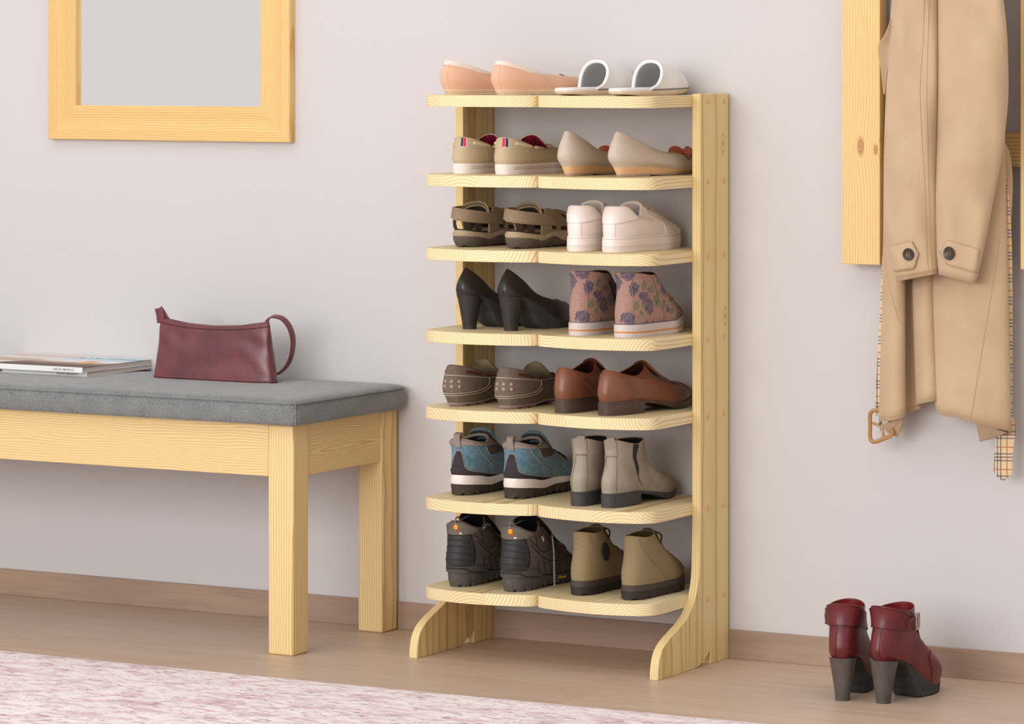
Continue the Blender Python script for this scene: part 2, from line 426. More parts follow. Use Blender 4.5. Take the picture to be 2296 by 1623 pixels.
def mats():
    M['peach']=mat('peach suede','E6BCA2','DAA88B',rough=.95,var=700,bs=900,bst=.35,bd=.0006,spec=.1,sheen=.3)
    M['cream_trim']=mat('cream binding','EADACB','E2CFBE',rough=.6,var=80)
    M['cream_sole']=mat('cream rubber','E6CDB4','D9BEA3',rough=.6,var=50)
    M['dark_insole']=mat('dark insole','3A2420','2C1B18',rough=.8,var=90)
    M['terry']=mat('white terry','F6F3F1','D8D4D1',rough=1,var=620,vamt=.8,bs=560,bst=.8,bd=.0012,spec=.05,sheen=.4)
    M['terry_grey']=mat('grey terry','E2E1E0','C4C3C2',rough=1,var=620,bs=560,bst=.7,bd=.001,spec=.05)
    M['terry_trim']=mat('white binding','F6F4F3','E4E0DE',rough=.9,var=500,bs=700,bst=.3)
    M['slip_sole']=mat('beige slipper sole','EADCCB','DCCAB4',rough=.8,var=60)
    M['boat']=canvas('taupe canvas','CFBD9F','BBA688')
    M['white_rubber']=mat('white rubber','EFE4DF','E3D5CF',rough=.5,var=40)
    M['navy']=mat('navy ribbon','3A4258','2F364A',rough=.8,var=400)
    M['red_ribbon']=mat('red ribbon','E23A60','CF2A50',rough=.8,var=400)
    M['lace_taupe']=mat('taupe lace','E6D8C0','D4C2A6',rough=.8,var=500)
    M['eye_cream']=mat('cream eyelet','E4D4BE',rough=.4)
    M['red_lining']=plaid('red checked lining',[('7C1A28',1),('5A1420',1),('4B2030',1)])
    M['wedge']=mat('taupe nubuck','CFC1B3','BFAF9F',rough=.8,var=300,bs=800,bst=.2,bd=.0005,spec=.2)
    M['wedge_heel']=mat('tan wedge','EBC197','DEAF82',rough=.6,var=30)
    M['wedge_lift']=mat('taupe heel tip','B5A192','A08D7E',rough=.6,var=60)
    M['rust']=mat('rust leather','A4583A','8E4529',rough=.6,var=120,bs=300,bst=.2)
    M['sand_strap']=mat('khaki suede strap','A39079','86745C',rough=.95,var=420,bs=800,bst=.4,bd=.0006,spec=.1)
    M['sand_mid']=mat('tan foam','BBA68B','A08B70',rough=.85,var=160,bs=600,bst=.2)
    M['sand_out']=mat('charcoal outsole','6A5E54','4E443C',rough=.7,var=60)
    M['sand_dark']=mat('dark lining','3F3327','2C241C',rough=.9,var=300)
    M['sand_edge']=mat('olive edging','B39C75','9D875F',rough=.8,var=300)
    M['mesh']=mat('brown mesh','3C3026','241C15',rough=.9,var=900,bs=900,bst=.5)
    M['white']=leather('white leather','F0E4DE','E9DCD5',rough=.45,grain=1200,bst=.08)
    M['white_sole']=mat('off white sole','F0E5E0','E8DBD5',rough=.5,var=40)
    M['white_seam']=mat('grey seam','C9B8B0',rough=.7)
    M['white_in']=mat('white textile','EDE6E2','D8CFCA',rough=.9,var=600,bs=700,bst=.3)
    M['black_lea']=leather('black leather','322B28','241F1D',rough=.36,grain=700,bst=.1,spec=.5)
    M['black_heel']=leather('black heel','352F2D','2A2524',rough=.5,grain=500,bst=.12)
    M['black_sole']=mat('black sole','454444','373636',rough=.7,var=60)
    M['gold']=mat('gold metal','C9A24A',rough=.3,metal=1)
    M['floral']=floral('rose print canvas')
    M['pale_rubber']=mat('pale grey rubber','D6CBC8','C4B9B6',rough=.6,var=40)
    M['orange']=mat('orange stripe','D98A32','C97A28',rough=.6,var=60)
    M['mauve']=mat('mauve piping','7A6A74','6C5C66',rough=.8,var=200)
    M['black_cloth']=mat('black lining','25211F','191615',rough=.95,var=400,bs=600,bst=.2)
    M['lace_white']=mat('off white lace','CFC3B4','B8AB9B',rough=.85,var=500)
    M['zip']=mat('zip tape','4E4852','3C3740',rough=.7,var=700)
    M['moc']=mat('grey brown nubuck','7A6C60','665A4F',rough=.88,var=140,bs=900,bst=.25,bd=.0005,spec=.15)
    M['moc_sole']=mat('rose brown rubber','A58A82','947972',rough=.6,var=60)
    M['moc_stud']=mat('pinkish rubber stud','A88C84',rough=.5)
    M['stitch_pale']=mat('pale thread','CDBFA8',rough=.8)
    M['moc_lace']=leather('red brown lace','6A3426','54281D',rough=.5)
    M['copper']=mat('bronze eyelet','7C5C48',rough=.35,metal=.8)
    M['tan_lining']=mat('tan lining','A99A74','93855F',rough=.75,var=120)
    M['cognac']=leather('cognac leather','84513A','734530',rough=.38,grain=520,bst=.25,spec=.5)
    M['cognac_toe']=leather('dark cognac toe','5A352A','4B2B22',rough=.35,grain=520,bst=.2)
    M['brown_heel']=mat('dark stacked heel','55443C','46372F',rough=.35,var=60)
    M['elastic']=mat('grey elastic','6A5F57','574D46',rough=.95,var=900,bs=900,bst=.4)
    M['cog_lining']=leather('russet lining','5E2C1C','4A2216',rough=.6)
    M['cog_seam']=mat('russet thread','9A5F45',rough=.7)
    M['blue']=mat('blue suede','7898A6','4A6A79',rough=.95,var=95,vamt=1.1,bs=900,bst=.3,bd=.0006,spec=.12,sheen=.25,detail=6)
    M['blue_black']=mat('dark grey suede','4A4245','383134',rough=.95,var=260,bs=900,bst=.35,bd=.0006,spec=.1)
    M['blue_collar']=mat('grey padded collar','A3948D','8F817A',rough=.95,var=500,bs=700,bst=.3)
    M['brown_felt']=mat('brown felt','6B5A52','584942',rough=.95,var=500,bs=700,bst=.3)
    M['dark_out']=mat('dark brown outsole','4A4036','332C25',rough=.7,var=60)
    M['grey_lining']=mat('dark grey lining','4B423E','332D2A',rough=.95,var=500,bs=700,bst=.3)
    M['dark_lace']=mat('dark lace','332A26','221B18',rough=.8,var=500)
    M['beige_thread']=mat('beige thread','B9B0A2',rough=.8)
    M['chel']=leather('pale taupe leather','A4998A','8E8475',rough=.7,grain=420,bst=.2,spec=.25)
    M['chel_sole']=mat('grey black sole','4B4849','39373A',rough=.6,var=220)
    M['gore']=mat('black elastic','3B3635','2A2625',rough=.9,var=900,bs=900,bst=.5)
    M['chel_thread']=mat('dark thread','6F6453',rough=.8)
    M['hike']=mat('dark brown nubuck','6E635D','554B46',rough=.9,var=170,bs=900,bst=.3,bd=.0006,spec=.15)
    M['hike_rub']=mat('black heel rubber','39383A','2B2A2C',rough=.6,var=60)
    M['hike_sole']=mat('charcoal sole rubber','5C5552','494341',rough=.7,var=90)
    M['hike_tab']=mat('grey leather collar','73695F','62594F',rough=.7,var=150)
    M['hike_black']=mat('black fleece lining','141313','0C0B0B',rough=1,var=400,bs=500,bst=.2)
    M['orange_dot']=mat('orange badge','F0971F',rough=.5)
    M['rust_dot']=mat('rust badge','8A4A22',rough=.5)
    M['white_mark']=mat('white print','D9D5D2',rough=.6)
    M['yellow_mark']=mat('yellow print','D9A52B',rough=.6)
    M['seam_dark']=mat('dark seam','211C1A',rough=.9)
    M['lace_grey']=mat('speckled lace','A9A29D','4C4541',rough=.85,var=420)
    M['desert']=canvas('khaki canvas','9C8A6A','857455')
    M['desert_thread']=mat('khaki thread','A8967A','94825F',rough=.9,var=500)
    M['desert_in']=canvas('khaki lining','6E5C3D','57472C')
    M['desert_sole']=mat('black brown rubber','3A302B','2A231F',rough=.65,var=90)
    M['desert_band']=ribbed('knurled rubber band','40362F')
    M['oval']=mat('dark oval rubber','33302A','282620',rough=.7,var=90)
    M['khaki_lace']=mat('dark khaki lace','5B4A30','45371F',rough=.85,var=400)
    M['red']=leather('oxblood leather','70282C','591F23',rough=.38,grain=1100,bst=.14,spec=.45)
    M['red_in']=leather('crimson lining','7A1417','56100F',rough=.5,grain=400)
    M['red_heel']=mat('grey stacked heel','5E5650','4B4440',rough=.4,var=40)
    M['red_sole']=mat('slate rubber','3E403F','2F3130',rough=.7,var=60)
    M['silver']=mat('silver buckle','C9C0BA',rough=.25,metal=1)
    M['red_seam']=mat('dark red seam','43100F',rough=.6)
def plaid(name, _):
    t=NT(name); o=t.obj()
    w=t.n('TexWave',wave_type='BANDS',bands_direction='X'); w.inputs['Scale'].default_value=40; t.t.links.new(o,w.inputs['Vector'])
    w2=t.n('TexWave',wave_type='BANDS',bands_direction='DIAGONAL'); w2.inputs['Scale'].default_value=28; t.t.links.new(o,w2.inputs['Vector'])
    c=t.mix(t.ramp(w.outputs['Fac'],[(.45,(0,0,0,1)),(.55,(1,1,1,1))]),lin('A82338'),lin('7A1A2C'))
    c=t.mix(t.math('MULTIPLY',t.ramp(w2.outputs['Fac'],[(.75,(0,0,0,1)),(.85,(1,1,1,1))]),.6),c,lin('3E2440'))
    t.put(t.b.inputs['Base Color'],c); t.set(Roughness=.9,Specular_IOR_Level=.1); return t.m
def ribbed(name,c):
    t=NT(name); w=t.n('TexWave',wave_type='BANDS',bands_direction='DIAGONAL'); w.inputs['Scale'].default_value=140
    t.t.links.new(t.obj(),w.inputs['Vector']); t.put(t.b.inputs['Base Color'],t.mix(w.outputs['Fac'],lin('2B2420'),lin('5A4C40')))
    t.set(Roughness=.7); t.bump(w.outputs['Fac'],.5,.001); return t.m
def floral(name):
    """faded rose print: blooms with petal rings, leaves and thin stems scattered on pink cloth"""
    t=NT(name); o=t.obj((1,1,1))
    wob=t.n('TexNoise'); wob.inputs['Scale'].default_value=70; t.t.links.new(o,wob.inputs['Vector'])
    ad=t.n('VectorMath',operation='MULTIPLY_ADD'); t.t.links.new(wob.outputs['Color'],ad.inputs[0]); ad.inputs[1].default_value=(.012,.012,.012); t.t.links.new(o,ad.inputs[2])
    def vor(scale,rnd=1.0,off=(0,0,0)):
        v=t.n('TexVoronoi',feature='F1'); v.inputs['Scale'].default_value=scale; v.inputs['Randomness'].default_value=rnd
        s=t.n('VectorMath',operation='ADD'); t.t.links.new(ad.outputs[0],s.inputs[0]); s.inputs[1].default_value=off
        t.t.links.new(s.outputs[0],v.inputs['Vector']); return v
    base=t.mix(t.noise(500,3),lin('B08D81'),lin('A07C71'))
    # leaves
    l=vor(46,1,(.37,.11,.73)); sel=t.n('SeparateColor'); t.t.links.new(l.outputs['Color'],sel.inputs[0])
    lm=t.math('MULTIPLY',t.math('LESS_THAN',l.outputs['Distance'],.40),t.math('GREATER_THAN',sel.outputs[0],.40))
    vein=t.ramp(t.math('FRACT',t.math('MULTIPLY',l.outputs['Distance'],9.0)),[(.5,lin('8C8769')),(.75,lin('706B52'))])
    c=t.mix(lm,base,vein)
    # stems
    st=t.n('TexVoronoi',feature='DISTANCE_TO_EDGE'); st.inputs['Scale'].default_value=34; t.t.links.new(ad.outputs[0],st.inputs['Vector'])
    c=t.mix(t.math('MULTIPLY',t.math('LESS_THAN',st.outputs['Distance'],.022),.3),c,lin('6E5550'))
    # blooms
    f=vor(27,.85); s2=t.n('SeparateColor'); t.t.links.new(f.outputs['Color'],s2.inputs[0])
    n2=t.noise(160,3); rad=t.math('ADD',f.outputs['Distance'],t.math('MULTIPLY',t.math('SUBTRACT',n2,.5),.28))
    bm=t.math('MULTIPLY',t.math('LESS_THAN',rad,.40),t.math('GREATER_THAN',s2.outputs[1],.22))
    pet=t.ramp(t.math('FRACT',t.math('ADD',t.math('MULTIPLY',rad,8.5),t.math('MULTIPLY',n2,2.2))),[(.0,lin('5B5160')),(.5,lin('6A5E6C')),(.62,lin('B99A98')),(.8,lin('57505F')),(1,lin('5B5160'))])
    c=t.mix(bm,c,pet)
    g2=vor(52,.95,(.61,.27,.19)); s4=t.n('SeparateColor'); t.t.links.new(g2.outputs['Color'],s4.inputs[0])
    r2=t.math('ADD',g2.outputs['Distance'],t.math('MULTIPLY',t.math('SUBTRACT',t.noise(260,3),.5),.34))
    b2=t.math('MULTIPLY',t.math('LESS_THAN',r2,.30),t.math('GREATER_THAN',s4.outputs[2],.45))
    c=t.mix(t.math('MULTIPLY',b2,.85),c,t.ramp(t.math('FRACT',t.math('MULTIPLY',r2,7.0)),[(.3,lin('675A68')),(.6,lin('8F7A80')),(.8,lin('594F5E'))]))
    t.put(t.b.inputs['Base Color'],c); t.set(Roughness=.85,Specular_IOR_Level=.2); t.bump(t.noise(900,2),.2,.0005); return t.m
# ---- the fifteen models; m=+1 right foot, m=-1 left foot
def ballet(root,m):
    s=Shoe([(.010,.009),(0,.030),(.003,.05),(.009,.058),(.013,.067)],[(.236,.009),(.24,.02),(.222,.034),(.186,.033),(.18,.035)],[.036,.040,.037,.031,.027],zc=[.067,.056,.045,.038,.035],zc2=[.0585,.0475,.0365,.0315,.031],m=m)
    s.upper(M['peach'],root,t=.002); s.lining(M['dark_insole'],root,.0022,.2)
    s.patch('collar_binding',M['cream_trim'],root,-180,180,s.top-1,s.top,.0006,.0010,nu=90,nv=7)
    s.sole('sole',M['cream_sole'],root,[.0105,.0105,.0105,.0105,.0115],[0.0025,.0025,.0025,.0025,.004],et=.0012,eb=-.004,bulge=.001)
    s.sole('heel_lift',M['cream_sole'],root,.003,0,0,.3,et=-.004,eb=-.005,nv=2)
    s.stitch(M['cream_trim'],root,[[(62,s.top-1),(74,2.2),(88,1),(92,.1)],[(65,s.top-1),(77,2.2),(91,1),(95,.1)],[(-62,s.top-1),(-74,2.2),(-90,.1)]],.0004,'seam')
    s.stitch(M['wedge_heel'],root,[[(12,s.top-1),(13,2),(12,.1)]],.0003,'back_seam')
    P=[s.at(178,s.top,.001)+[0,-.002,.004],s.at(180,s.top-.5,.002)+[.004*m,.01,.002],s.at(180,s.top-1.2,.001)+[.006*m,.004,0]]
    mk('bow_string',*tube(cr(P,14),.0009,k=6),M['dark_insole'],root)
def slipper(root,m):
    s=Shoe([(.0,.010),(0,.012)],[(.262,.012),(.262,.014)],[.042,.042],fb=[1,1],m=m)
    s.sole('sole',M['slip_sole'],root,[.009,.009,.009,.010,.015],[.003,.000,.000,.002,.010],et=.002,eb=-.004,bulge=.001)
    s.sole('insole',M['terry'],root,[.0145,.015,.015,.015,.02],[.009,.009,.009,.010,.015],et=-.001,eb=.001,bulge=.0015)
    ny,na=26,33; th=np.linspace(0,pi,na)
    def surf(off):
        rows=[]
        for j in range(ny):
            f=j/(ny-1)
            h=.0555*(1-f**2.1)**.75*(1-.12*f)+.0005
            y=.138+(.262-.138)*f - (.040+.018*np.cos(th)-.016*(np.cos(th)<0)*(-np.cos(th)))*(1-f)*(1-np.sin(th)**.42)
            t=np.clip(y/.262,0,1); hw=.042*pchip(t,*FOOT)*np.maximum(1-np.abs(2*t-1)**2.7,0)**(1/2.7)+.002-off
            x=hw*np.sign(np.cos(th))*np.abs(np.cos(th))**.85 - s.bend*np.clip((y/.262-.45)/.55,0,1.2)**1.5
            z=.012+.003*f+(h-off*1.2)*np.sin(th)**.9
            rows.append(np.stack([x,y,z],1))
        return rows
    A,B=surf(0),surf(.004)
    mk('vamp',np.concatenate(A),grid_faces(ny,na),M['terry'],root)
    mk('vamp_lining',np.concatenate(B),grid_faces(ny,na),M['terry_grey'],root)
    rim=(A[0]+B[0])/2; mk('vamp_binding',*tube(rim,.0034,k=8),M['terry_trim'],root)
    mk('piping',*tube(np.concatenate([np.stack([r[0]+[.001,0,-.001] for r in A]),np.stack([r[-1]+[-.001,0,-.001] for r in A[::-1]])]),.001,k=5),M['mauve'],root)
def boat(root,m):
    s=Shoe([(.004,.019),(0,.03),(.003,.05),(.010,.072)],[(.268,.019),(.27,.03),(.235,.048),(.165,.05)],[.039,.041,.037,.032],zc=[.072,.063,.053,.046,.050],m=m)
    s.upper(M['boat'],root); s.lining(M['red_lining'],root)
    s.sole('rubber_sole',M['white_rubber'],root,[.0205,.0205,.021,.021,.023],[0,0,0,0,.004],et=.0022,eb=.0005,bulge=.0008)
    s.patch('collar_band',M['boat'],root,-150,150,2.15,s.top-.03,.0003,.0008,nu=90,nv=5)
    for a,b,c in ((-6.5,-1,'navy'),(0,6.5,'red_ribbon')) if m<0 else ((-8,-1.5,'red_ribbon'),(0,7,'navy')):
        s.patch('heel_ribbon',M[c],root,a+12,b+12,2.2,s.top-.04,.0012,.0006,nu=6,nv=8,label=('navy' if c=='navy' else 'red')+' heel ribbon')
    s.patch('heel_stripe_edge',M['white_rubber'],root,4.6,21,2.15,s.top-.03,.0008,.0004,nu=8,nv=8,label='white edging of heel ribbons')
    for sg in (1,-1):
        for a,b in ((38,70),(82,104)):
            s.rib([[(sg*a,2.62),(sg*(a+b)/2,2.6),(sg*b,2.58)]],.0055,.003,'side_lace',M['lace_taupe'],root,off=.0026)
            for q in (a,b): s.stud('eyelet',M['eye_cream'],root,sg*q,2.6,EYE,12,.001)
    t=sheet('tongue',M['boat'],root,[(.19,.048),(.168,.058),(.15,.067),(.139,.0755)],[.027,.031,.031,.02],.5,.002)
    sheet('tongue_lining',M['red_lining'],root,[(.187,.0465),(.165,.0565),(.1475,.0655),(.137,.0745)],[.0265,.0305,.0305,.019],.5,.001)
    laces(s,M['lace_taupe'],root,[2.3,2.75],16,.0016,.004)
    s.stitch(M['stitch_pale'],root,[[(sg*58,2.1),(sg*60,1),(sg*60,.1)] for sg in (1,-1)]+[[(sg*120,1.9),(sg*118,1),(sg*118,.1)] for sg in (1,-1)],.0004)
    for z in (.011,.0145): mk('sole_line',*tube(s.ring(0,np.radians(np.linspace(-150,150,90)+180) ,-.0027)*[1,1,0]+[0,0,z],.0004,k=4),M['wedge_lift'],root)
def wedge(root,m):
    s=Shoe([(.013,.0185),(0,.037),(.003,.06),(.014,.0865)],[(.243,.007),(.245,.016),(.228,.035),(.2,.041)],[.033,.038,.032,.021],z0=[.0185,.0185,.0145,.009,.007],zc=[.0865,.068,.051,.043,.040],m=m)
    s.upper(M['wedge'],root,t=.002); s.lining(M['rust'],root,.0024,.2)
    s.sole('wedge_heel',M['wedge_heel'],root,[.0195,.019,.015,.0095,.008],[.0045,.0045,.004,.004,.0045],et=.0005,eb=-.007)
    s.sole('outsole',M['wedge_lift'],root,[.005,.005,.0045,.0045,.005],[.0025,.0025,.001,.0005,.002],et=-.0065,eb=-.007,nv=3)
    s.sole('heel_tip',M['wedge_lift'],root,.0045,0,0,.34,et=-.0065,eb=-.008,nv=3)
    b=MB()
    for sg in (-1,1):
        L=[(0,.212,.041),(sg*.012,.206,.048),(sg*.024,.203,.044),(sg*.027,.206,.036),(sg*.016,.211,.037),(0,.214,.039)]
        b.add(*ribbon(cr(L,26),np.array([.1,.55,.8]),.016,.0016))
    b.add(*ribbon(cr([(-.007,.215,.038),(0,.214,.045),(.007,.215,.038)],8),(0,1,.4),.012,.003))
    b.build('bow',M['rust'],root,label='rust coloured leather bow')
def sandal(root,m):
    s=Shoe([(.006,.030),(0,.045),(.004,.066),(.010,.085)],[(.265,.026),(.262,.04),(.22,.07),(.16,.088)],[.038,.038,.034,.031],m=m,z0=[.033,.026,.031,.027,.026])
    s.sole('midsole',M['sand_mid'],root,[.034,.029,.0265,.035,.033,.029,.026,.027],[.020,.018,.012,.019,.011,.012,.013,.020],et=.002,eb=.003,bulge=.003,nv=7)
    s.sole('footbed',M['sand_dark'],root,[.036,.031,.029,.034,.031,.029,.028],[.033,.0275,.0255,.031,.03,.027,.026],et=-.003,eb=-.002,nv=2)
    s.sole('outsole',M['sand_out'],root,[.024,.0225,.014,.022,.012,.013,.014,.021],[.002,0,0,.0015,.002,0,.0,.008],et=.0042,eb=-.003,bulge=.003,lug=(9,.0016))
    s.patch('heel_strap',M['sand_strap'],root,-96,84,[(-96,1.75),(-30,1.6),(0,1.48),(40,1.25),(84,.95)],[(-96,2.5),(-30,2.6),(0,2.5),(40,2.25),(84,1.75)],.0025,.003,nu=50,nv=7)
    s.patch('heel_strap_edge',M['sand_edge'],root,-98,86,[(-98,1.7),(-30,1.5),(0,1.38),(40,1.15),(86,.87)],[(-98,2.55),(-30,2.64),(0,2.54),(40,2.29),(86,1.8)],.0,.002,nu=50,nv=6)
    for a,b in ((-44,-30),(-14,-3),(14,28),(38,50)):
        s.patch('heel_support',M['sand_dark'],root,a,b,[(a,.05),(b,.05)],1.6,-.001,.0018,nu=6,nv=10)
    for sg in (1,-1):
        s.patch('side_panel',M['sand_strap'],root,sg*62,sg*106,.03,[(62*sg,1.3),(82*sg,2.5),(106*sg,1.5)] if sg>0 else [(-106,1.5),(-82,2.5),(-62,1.3)],.0005,.0028,nu=24,nv=12)
        s.patch('slot',M['mesh'],root,sg*78,sg*84,.5,1.3,.0032,.0006,nu=5,nv=8,label='dark slot in side panel')
        s.patch('mesh_panel',M['mesh'],root,sg*92,sg*110,.25,.85,.0032,.0006,nu=10,nv=6)
    def arch(y,zt,hw,w,tilt,name,mt,zl=.034,t=.004,lab=None,yl=0):
        a=np.linspace(0,pi,26)
        P=np.stack([hw*np.cos(a),y+yl*np.abs(np.cos(a)),zl+(zt-zl)*np.sin(a)**.75],1)
        return mk(name,*ribbon(P,np.array([0,math.cos(tilt),math.sin(tilt)]),w,t),mt,root,label=lab)
    arch(.090,.079,.033,.026,-.75,'ankle_strap',M['sand_strap'],zl=.058,yl=-.016)
    arch(.084,.081,.0335,.004,-.75,'ankle_strap_edge',M['sand_edge'],zl=.056,yl=-.018)
    arch(.090,.0755,.031,.022,-.75,'ankle_strap_lining',M['sand_dark'],zl=.056,t=.002,yl=-.016)
    arch(.190,.064,.042,.030,-.45,'toe_strap',M['sand_strap'],zl=.03)
    arch(.178,.066,.0415,.004,-.45,'toe_strap_edge',M['sand_edge'],zl=.03)
    sheet('instep_panel',M['sand_dark'],root,[(.088,.080),(.115,.074),(.15,.068),(.185,.062)],[.016,.017,.02,.024],.4,.003)
def white(root,m):
    s=Shoe([(0,.0275),(-.001,.042),(0,.058),(.003,.073),(.009,.086)],[(.237,.026),(.238,.036),(.206,.049),(.15,.071),(.098,.088)],[.041,.042,.040,.037,.031],zc=[.086,.086,.083,.075,.067,.067,.079,.087,.088],m=m,zmid=[None,None,.052,.06,None])
    s.upper(M['white'],root,t=.005); s.lining(M['white_in'],root,.0052,2.5)
    s.sole('midsole',M['white_sole'],root,[.029,.029,.029,.027,.028],[.008,.008,.008,.008,.010],et=.0022,eb=.003,bulge=.0006)
    s.sole('outsole',M['white_sole'],root,[.0078,.0078,.0078,.0078,.0098],[0,0,0,0,.0035],et=.0038,eb=.002,nv=4)
    for z in (.0255,.011): mk('sole_groove',*tube(s.ring(0,np.radians(np.linspace(0,360,110,endpoint=False)),-.0026-.0006*(z<.02))*[1,1,0]+[0,0,z],.00045,True,k=4),M['white_seam'],root)
    s.patch('heel_tab',M['white'],root,-70,70,[(-70,s.top-.9),(-35,2.1),(0,1.75),(35,2.1),(70,s.top-.9)],[(-70,s.top-.3),(-40,s.top-.03),(40,s.top-.03),(70,s.top-.3)],.0003,.0006,nu=40,nv=10)
    s.patch('heel_strip',M['white'],root,-6,14,.05,1.8,.0003,.001,nu=8,nv=10)
    for sg in (1,-1):
        q=lambda l:[(sg*a,v) for a,v in l]
        lo=[(104,.05),(126,.05)]; 
        s.patch('quarter_panel',M['white'],root,sg*100,sg*158,.05,q([(100,1.0),(118,3.7),(140,3.3),(158,2.7)]) if sg>0 else q([(158,2.7),(140,3.3),(118,3.7),(100,1.0)]),.0003,.0009,nu=26,nv=12)
        s.patch('toe_panel',M['white'],root,sg*128,sg*180,.05,q([(128,1.2),(150,2.0),(168,2.0),(180,1.9)]) if sg>0 else q([(180,1.9),(168,2.0),(150,2.0),(128,1.2)]),.0008,.0009,nu=26,nv=10)
        for a,v in ((106,.75),(118,.8)): s.stud('vent_hole',M['seam_dark'],root,sg*a,v,[(.0007,0),(.0007,.0004)],8,.0012)
    s.stitch(M['white_seam'],root,[[(sg*72,s.top-.95),(sg*36,2.05),(0,1.7)] for sg in (1,-1)]+[[(sg*99,.1),(sg*103,1.2),(sg*112,2.6)] for sg in (1,-1)]+[[(sg*127,.1),(sg*132,1),(sg*140,1.9)] for sg in (1,-1)],.0004,'seam',.0012)
    sheet('tongue',M['white'],root,[(.14,.056),(.115,.070),(.096,.083),(.084,.0935)],[.02,.026,.028,.023],.4,.006)
    laces(s,M['white_in'],root,[2.3,2.7,3.1,3.5,3.85],13,.0022,.005)
def pump(root,m):
    s=Shoe([(.003,.067),(0,.083),(.005,.101),(.018,.1205)],[(.217,.013),(.22,.027),(.2,.047),(.165,.046)],[.0355,.036,.026,.0155],z0=[.067,.064,.046,.02,.012,.014],zc=[.1205,.096,.069,.051,.045],m=m)
    s.upper(M['black_lea'],root,t=.002,nv=36); s.lining(M['black_cloth'],root,.0022,.2)
    s.sole('platform_sole',M['black_sole'],root,[.068,.0645,.0465,.021,.0135,.0155],[.0655,.063,.058,.042,.010,0,0,0,0,.001,.006],et=.0006,eb=-.003,n=80)
    n=14; rows=[]; 
    for i in range(n):
        f=i/(n-1); z=.0675*(1-f); a=np.linspace(0,2*pi,28,endpoint=False)
        e=f**.8
        hw=.0245*(1-e)+.0125*e+.002*max(0,(f-.93)/.07); yb=.0035*(1-e)+.018*e; yf=.060*(1-e)+.045*e
        x=hw*np.cos(a); y=(yb+yf)/2+(yf-yb)/2*np.sin(a)
        yy=np.clip((y-.03)/.05,0,1); zz=z-(1-f)*yy*.010
        rows.append(np.stack([x,y,zz],1))
    mk('heel',np.concatenate(rows),grid_faces(n,28,False,True)+[tuple(range(28)),tuple(range((n-1)*28,n*28))],M['black_heel'],root)
    mk('toe_bow',*ribbon(cr([(-.012,.165,.046),(0,.168,.050),(.012,.165,.046)],10),(0,.8,.6),.012,.004),M['black_cloth'],root)
    mk('gold_ornament',orient(lathe([(.006,0),(.006,.002),(.003,.003)],16)[0],(0,.166,.0515),(0,-.3,1)),lathe([(.006,0),(.006,.002),(.003,.003)],16)[1],M['gold'],root)
    s.stitch(M['black_heel'],root,[[(6,s.top-.1),(6,1.2),(6,.1)]],.0004,'back_seam')
    s.stitch(M['black_sole'],root,[[(-60,.06),(0,.06),(60,.06)]],.0004,'heel_seam')
def hightop(root,m):
    s=Shoe([(0,.024),(0,.05),(.006,.08),(.010,.105),(.006,.125)],[(.233,.024),(.232,.042),(.195,.062),(.146,.086),(.114,.1195)],[.040,.040,.036,.034,.035],zc=[.1235,.121,.117,.1165,.1195],m=m,zmid=[None,None,None,.103,None])
    s.upper(M['floral'],root,t=.0025,nv=40); s.lining(M['black_cloth'],root,.003)
    s.sole('rubber_sole',M['pale_rubber'],root,[.025,.024,.024,.028,.041],[0,0,0,.001,.006],et=.0024,eb=.002,bulge=.0006,nv=6)
    mk('piping',*tube(s.ring(0,np.radians(np.linspace(0,360,120,endpoint=False)),-.0012)*[1,1,1]+[0,0,.0012],.0014,True,k=6),M['mauve'],root)
    ph=np.linspace(-158,158,120); t=(1-np.cos(np.radians(ph)))/2; P=s.ring(0,np.radians(ph),-.0026); P[:,2]=pchip(t,np.linspace(0,1,5),[.0105,.0095,.0095,.0115,.0175])
    mk('orange_stripe',*ribbon(P,(0,0,1),.0026,.0008),M['orange'],root)
    s.patch('back_stay',M['floral'],root,-4,26,.05,s.top-.02,.0005,.0008,nu=8,nv=24)
    s.patch('collar_hem',M['floral'],root,-120,120,s.top-.35,s.top-.02,.0004,.0006,nu=60,nv=4)
    sg=1 
    if m<0:
        s.patch('zip',M['zip'],root,84,92,.5,s.top-.05,.0006,.0012,nu=6,nv=30,label='dark zip on inner side')
        mk('zip_pull',*ribbon(s.line([(86,s.top-.15),(87,s.top-.6),(88,s.top-1.0)],10,.003),s.N(86,2.5)*0+np.array([.3,1,0]),.004,.0012),M['mauve'],root)
    else:
        s.stitch(M['mauve'],root,[[(88,.2),(84,1.8),(86,s.top-.1)]],.0004,'side_seam')
    laces(s,M['lace_white'],root,[1.9,2.2,2.5,2.8,3.1,3.4,3.7],24,.0023,.006)
    for sg in (1,-1):
        for v in (1.9,2.2,2.5,2.8,3.1,3.4,3.7): s.stud('eyelet',M['lace_white'],root,sg*154,v,EYE,10,.0002)
    sheet('tongue',M['black_cloth'],root,[(.15,.083),(.125,.102),(.110,.113),(.104,.118)],[.016,.02,.022,.016],.4,.003)
    s.stitch(M['mauve'],root,[[(x,.2),(x,2),(x,s.top-.05)] for x in (-3,1,22,25)],.0004)
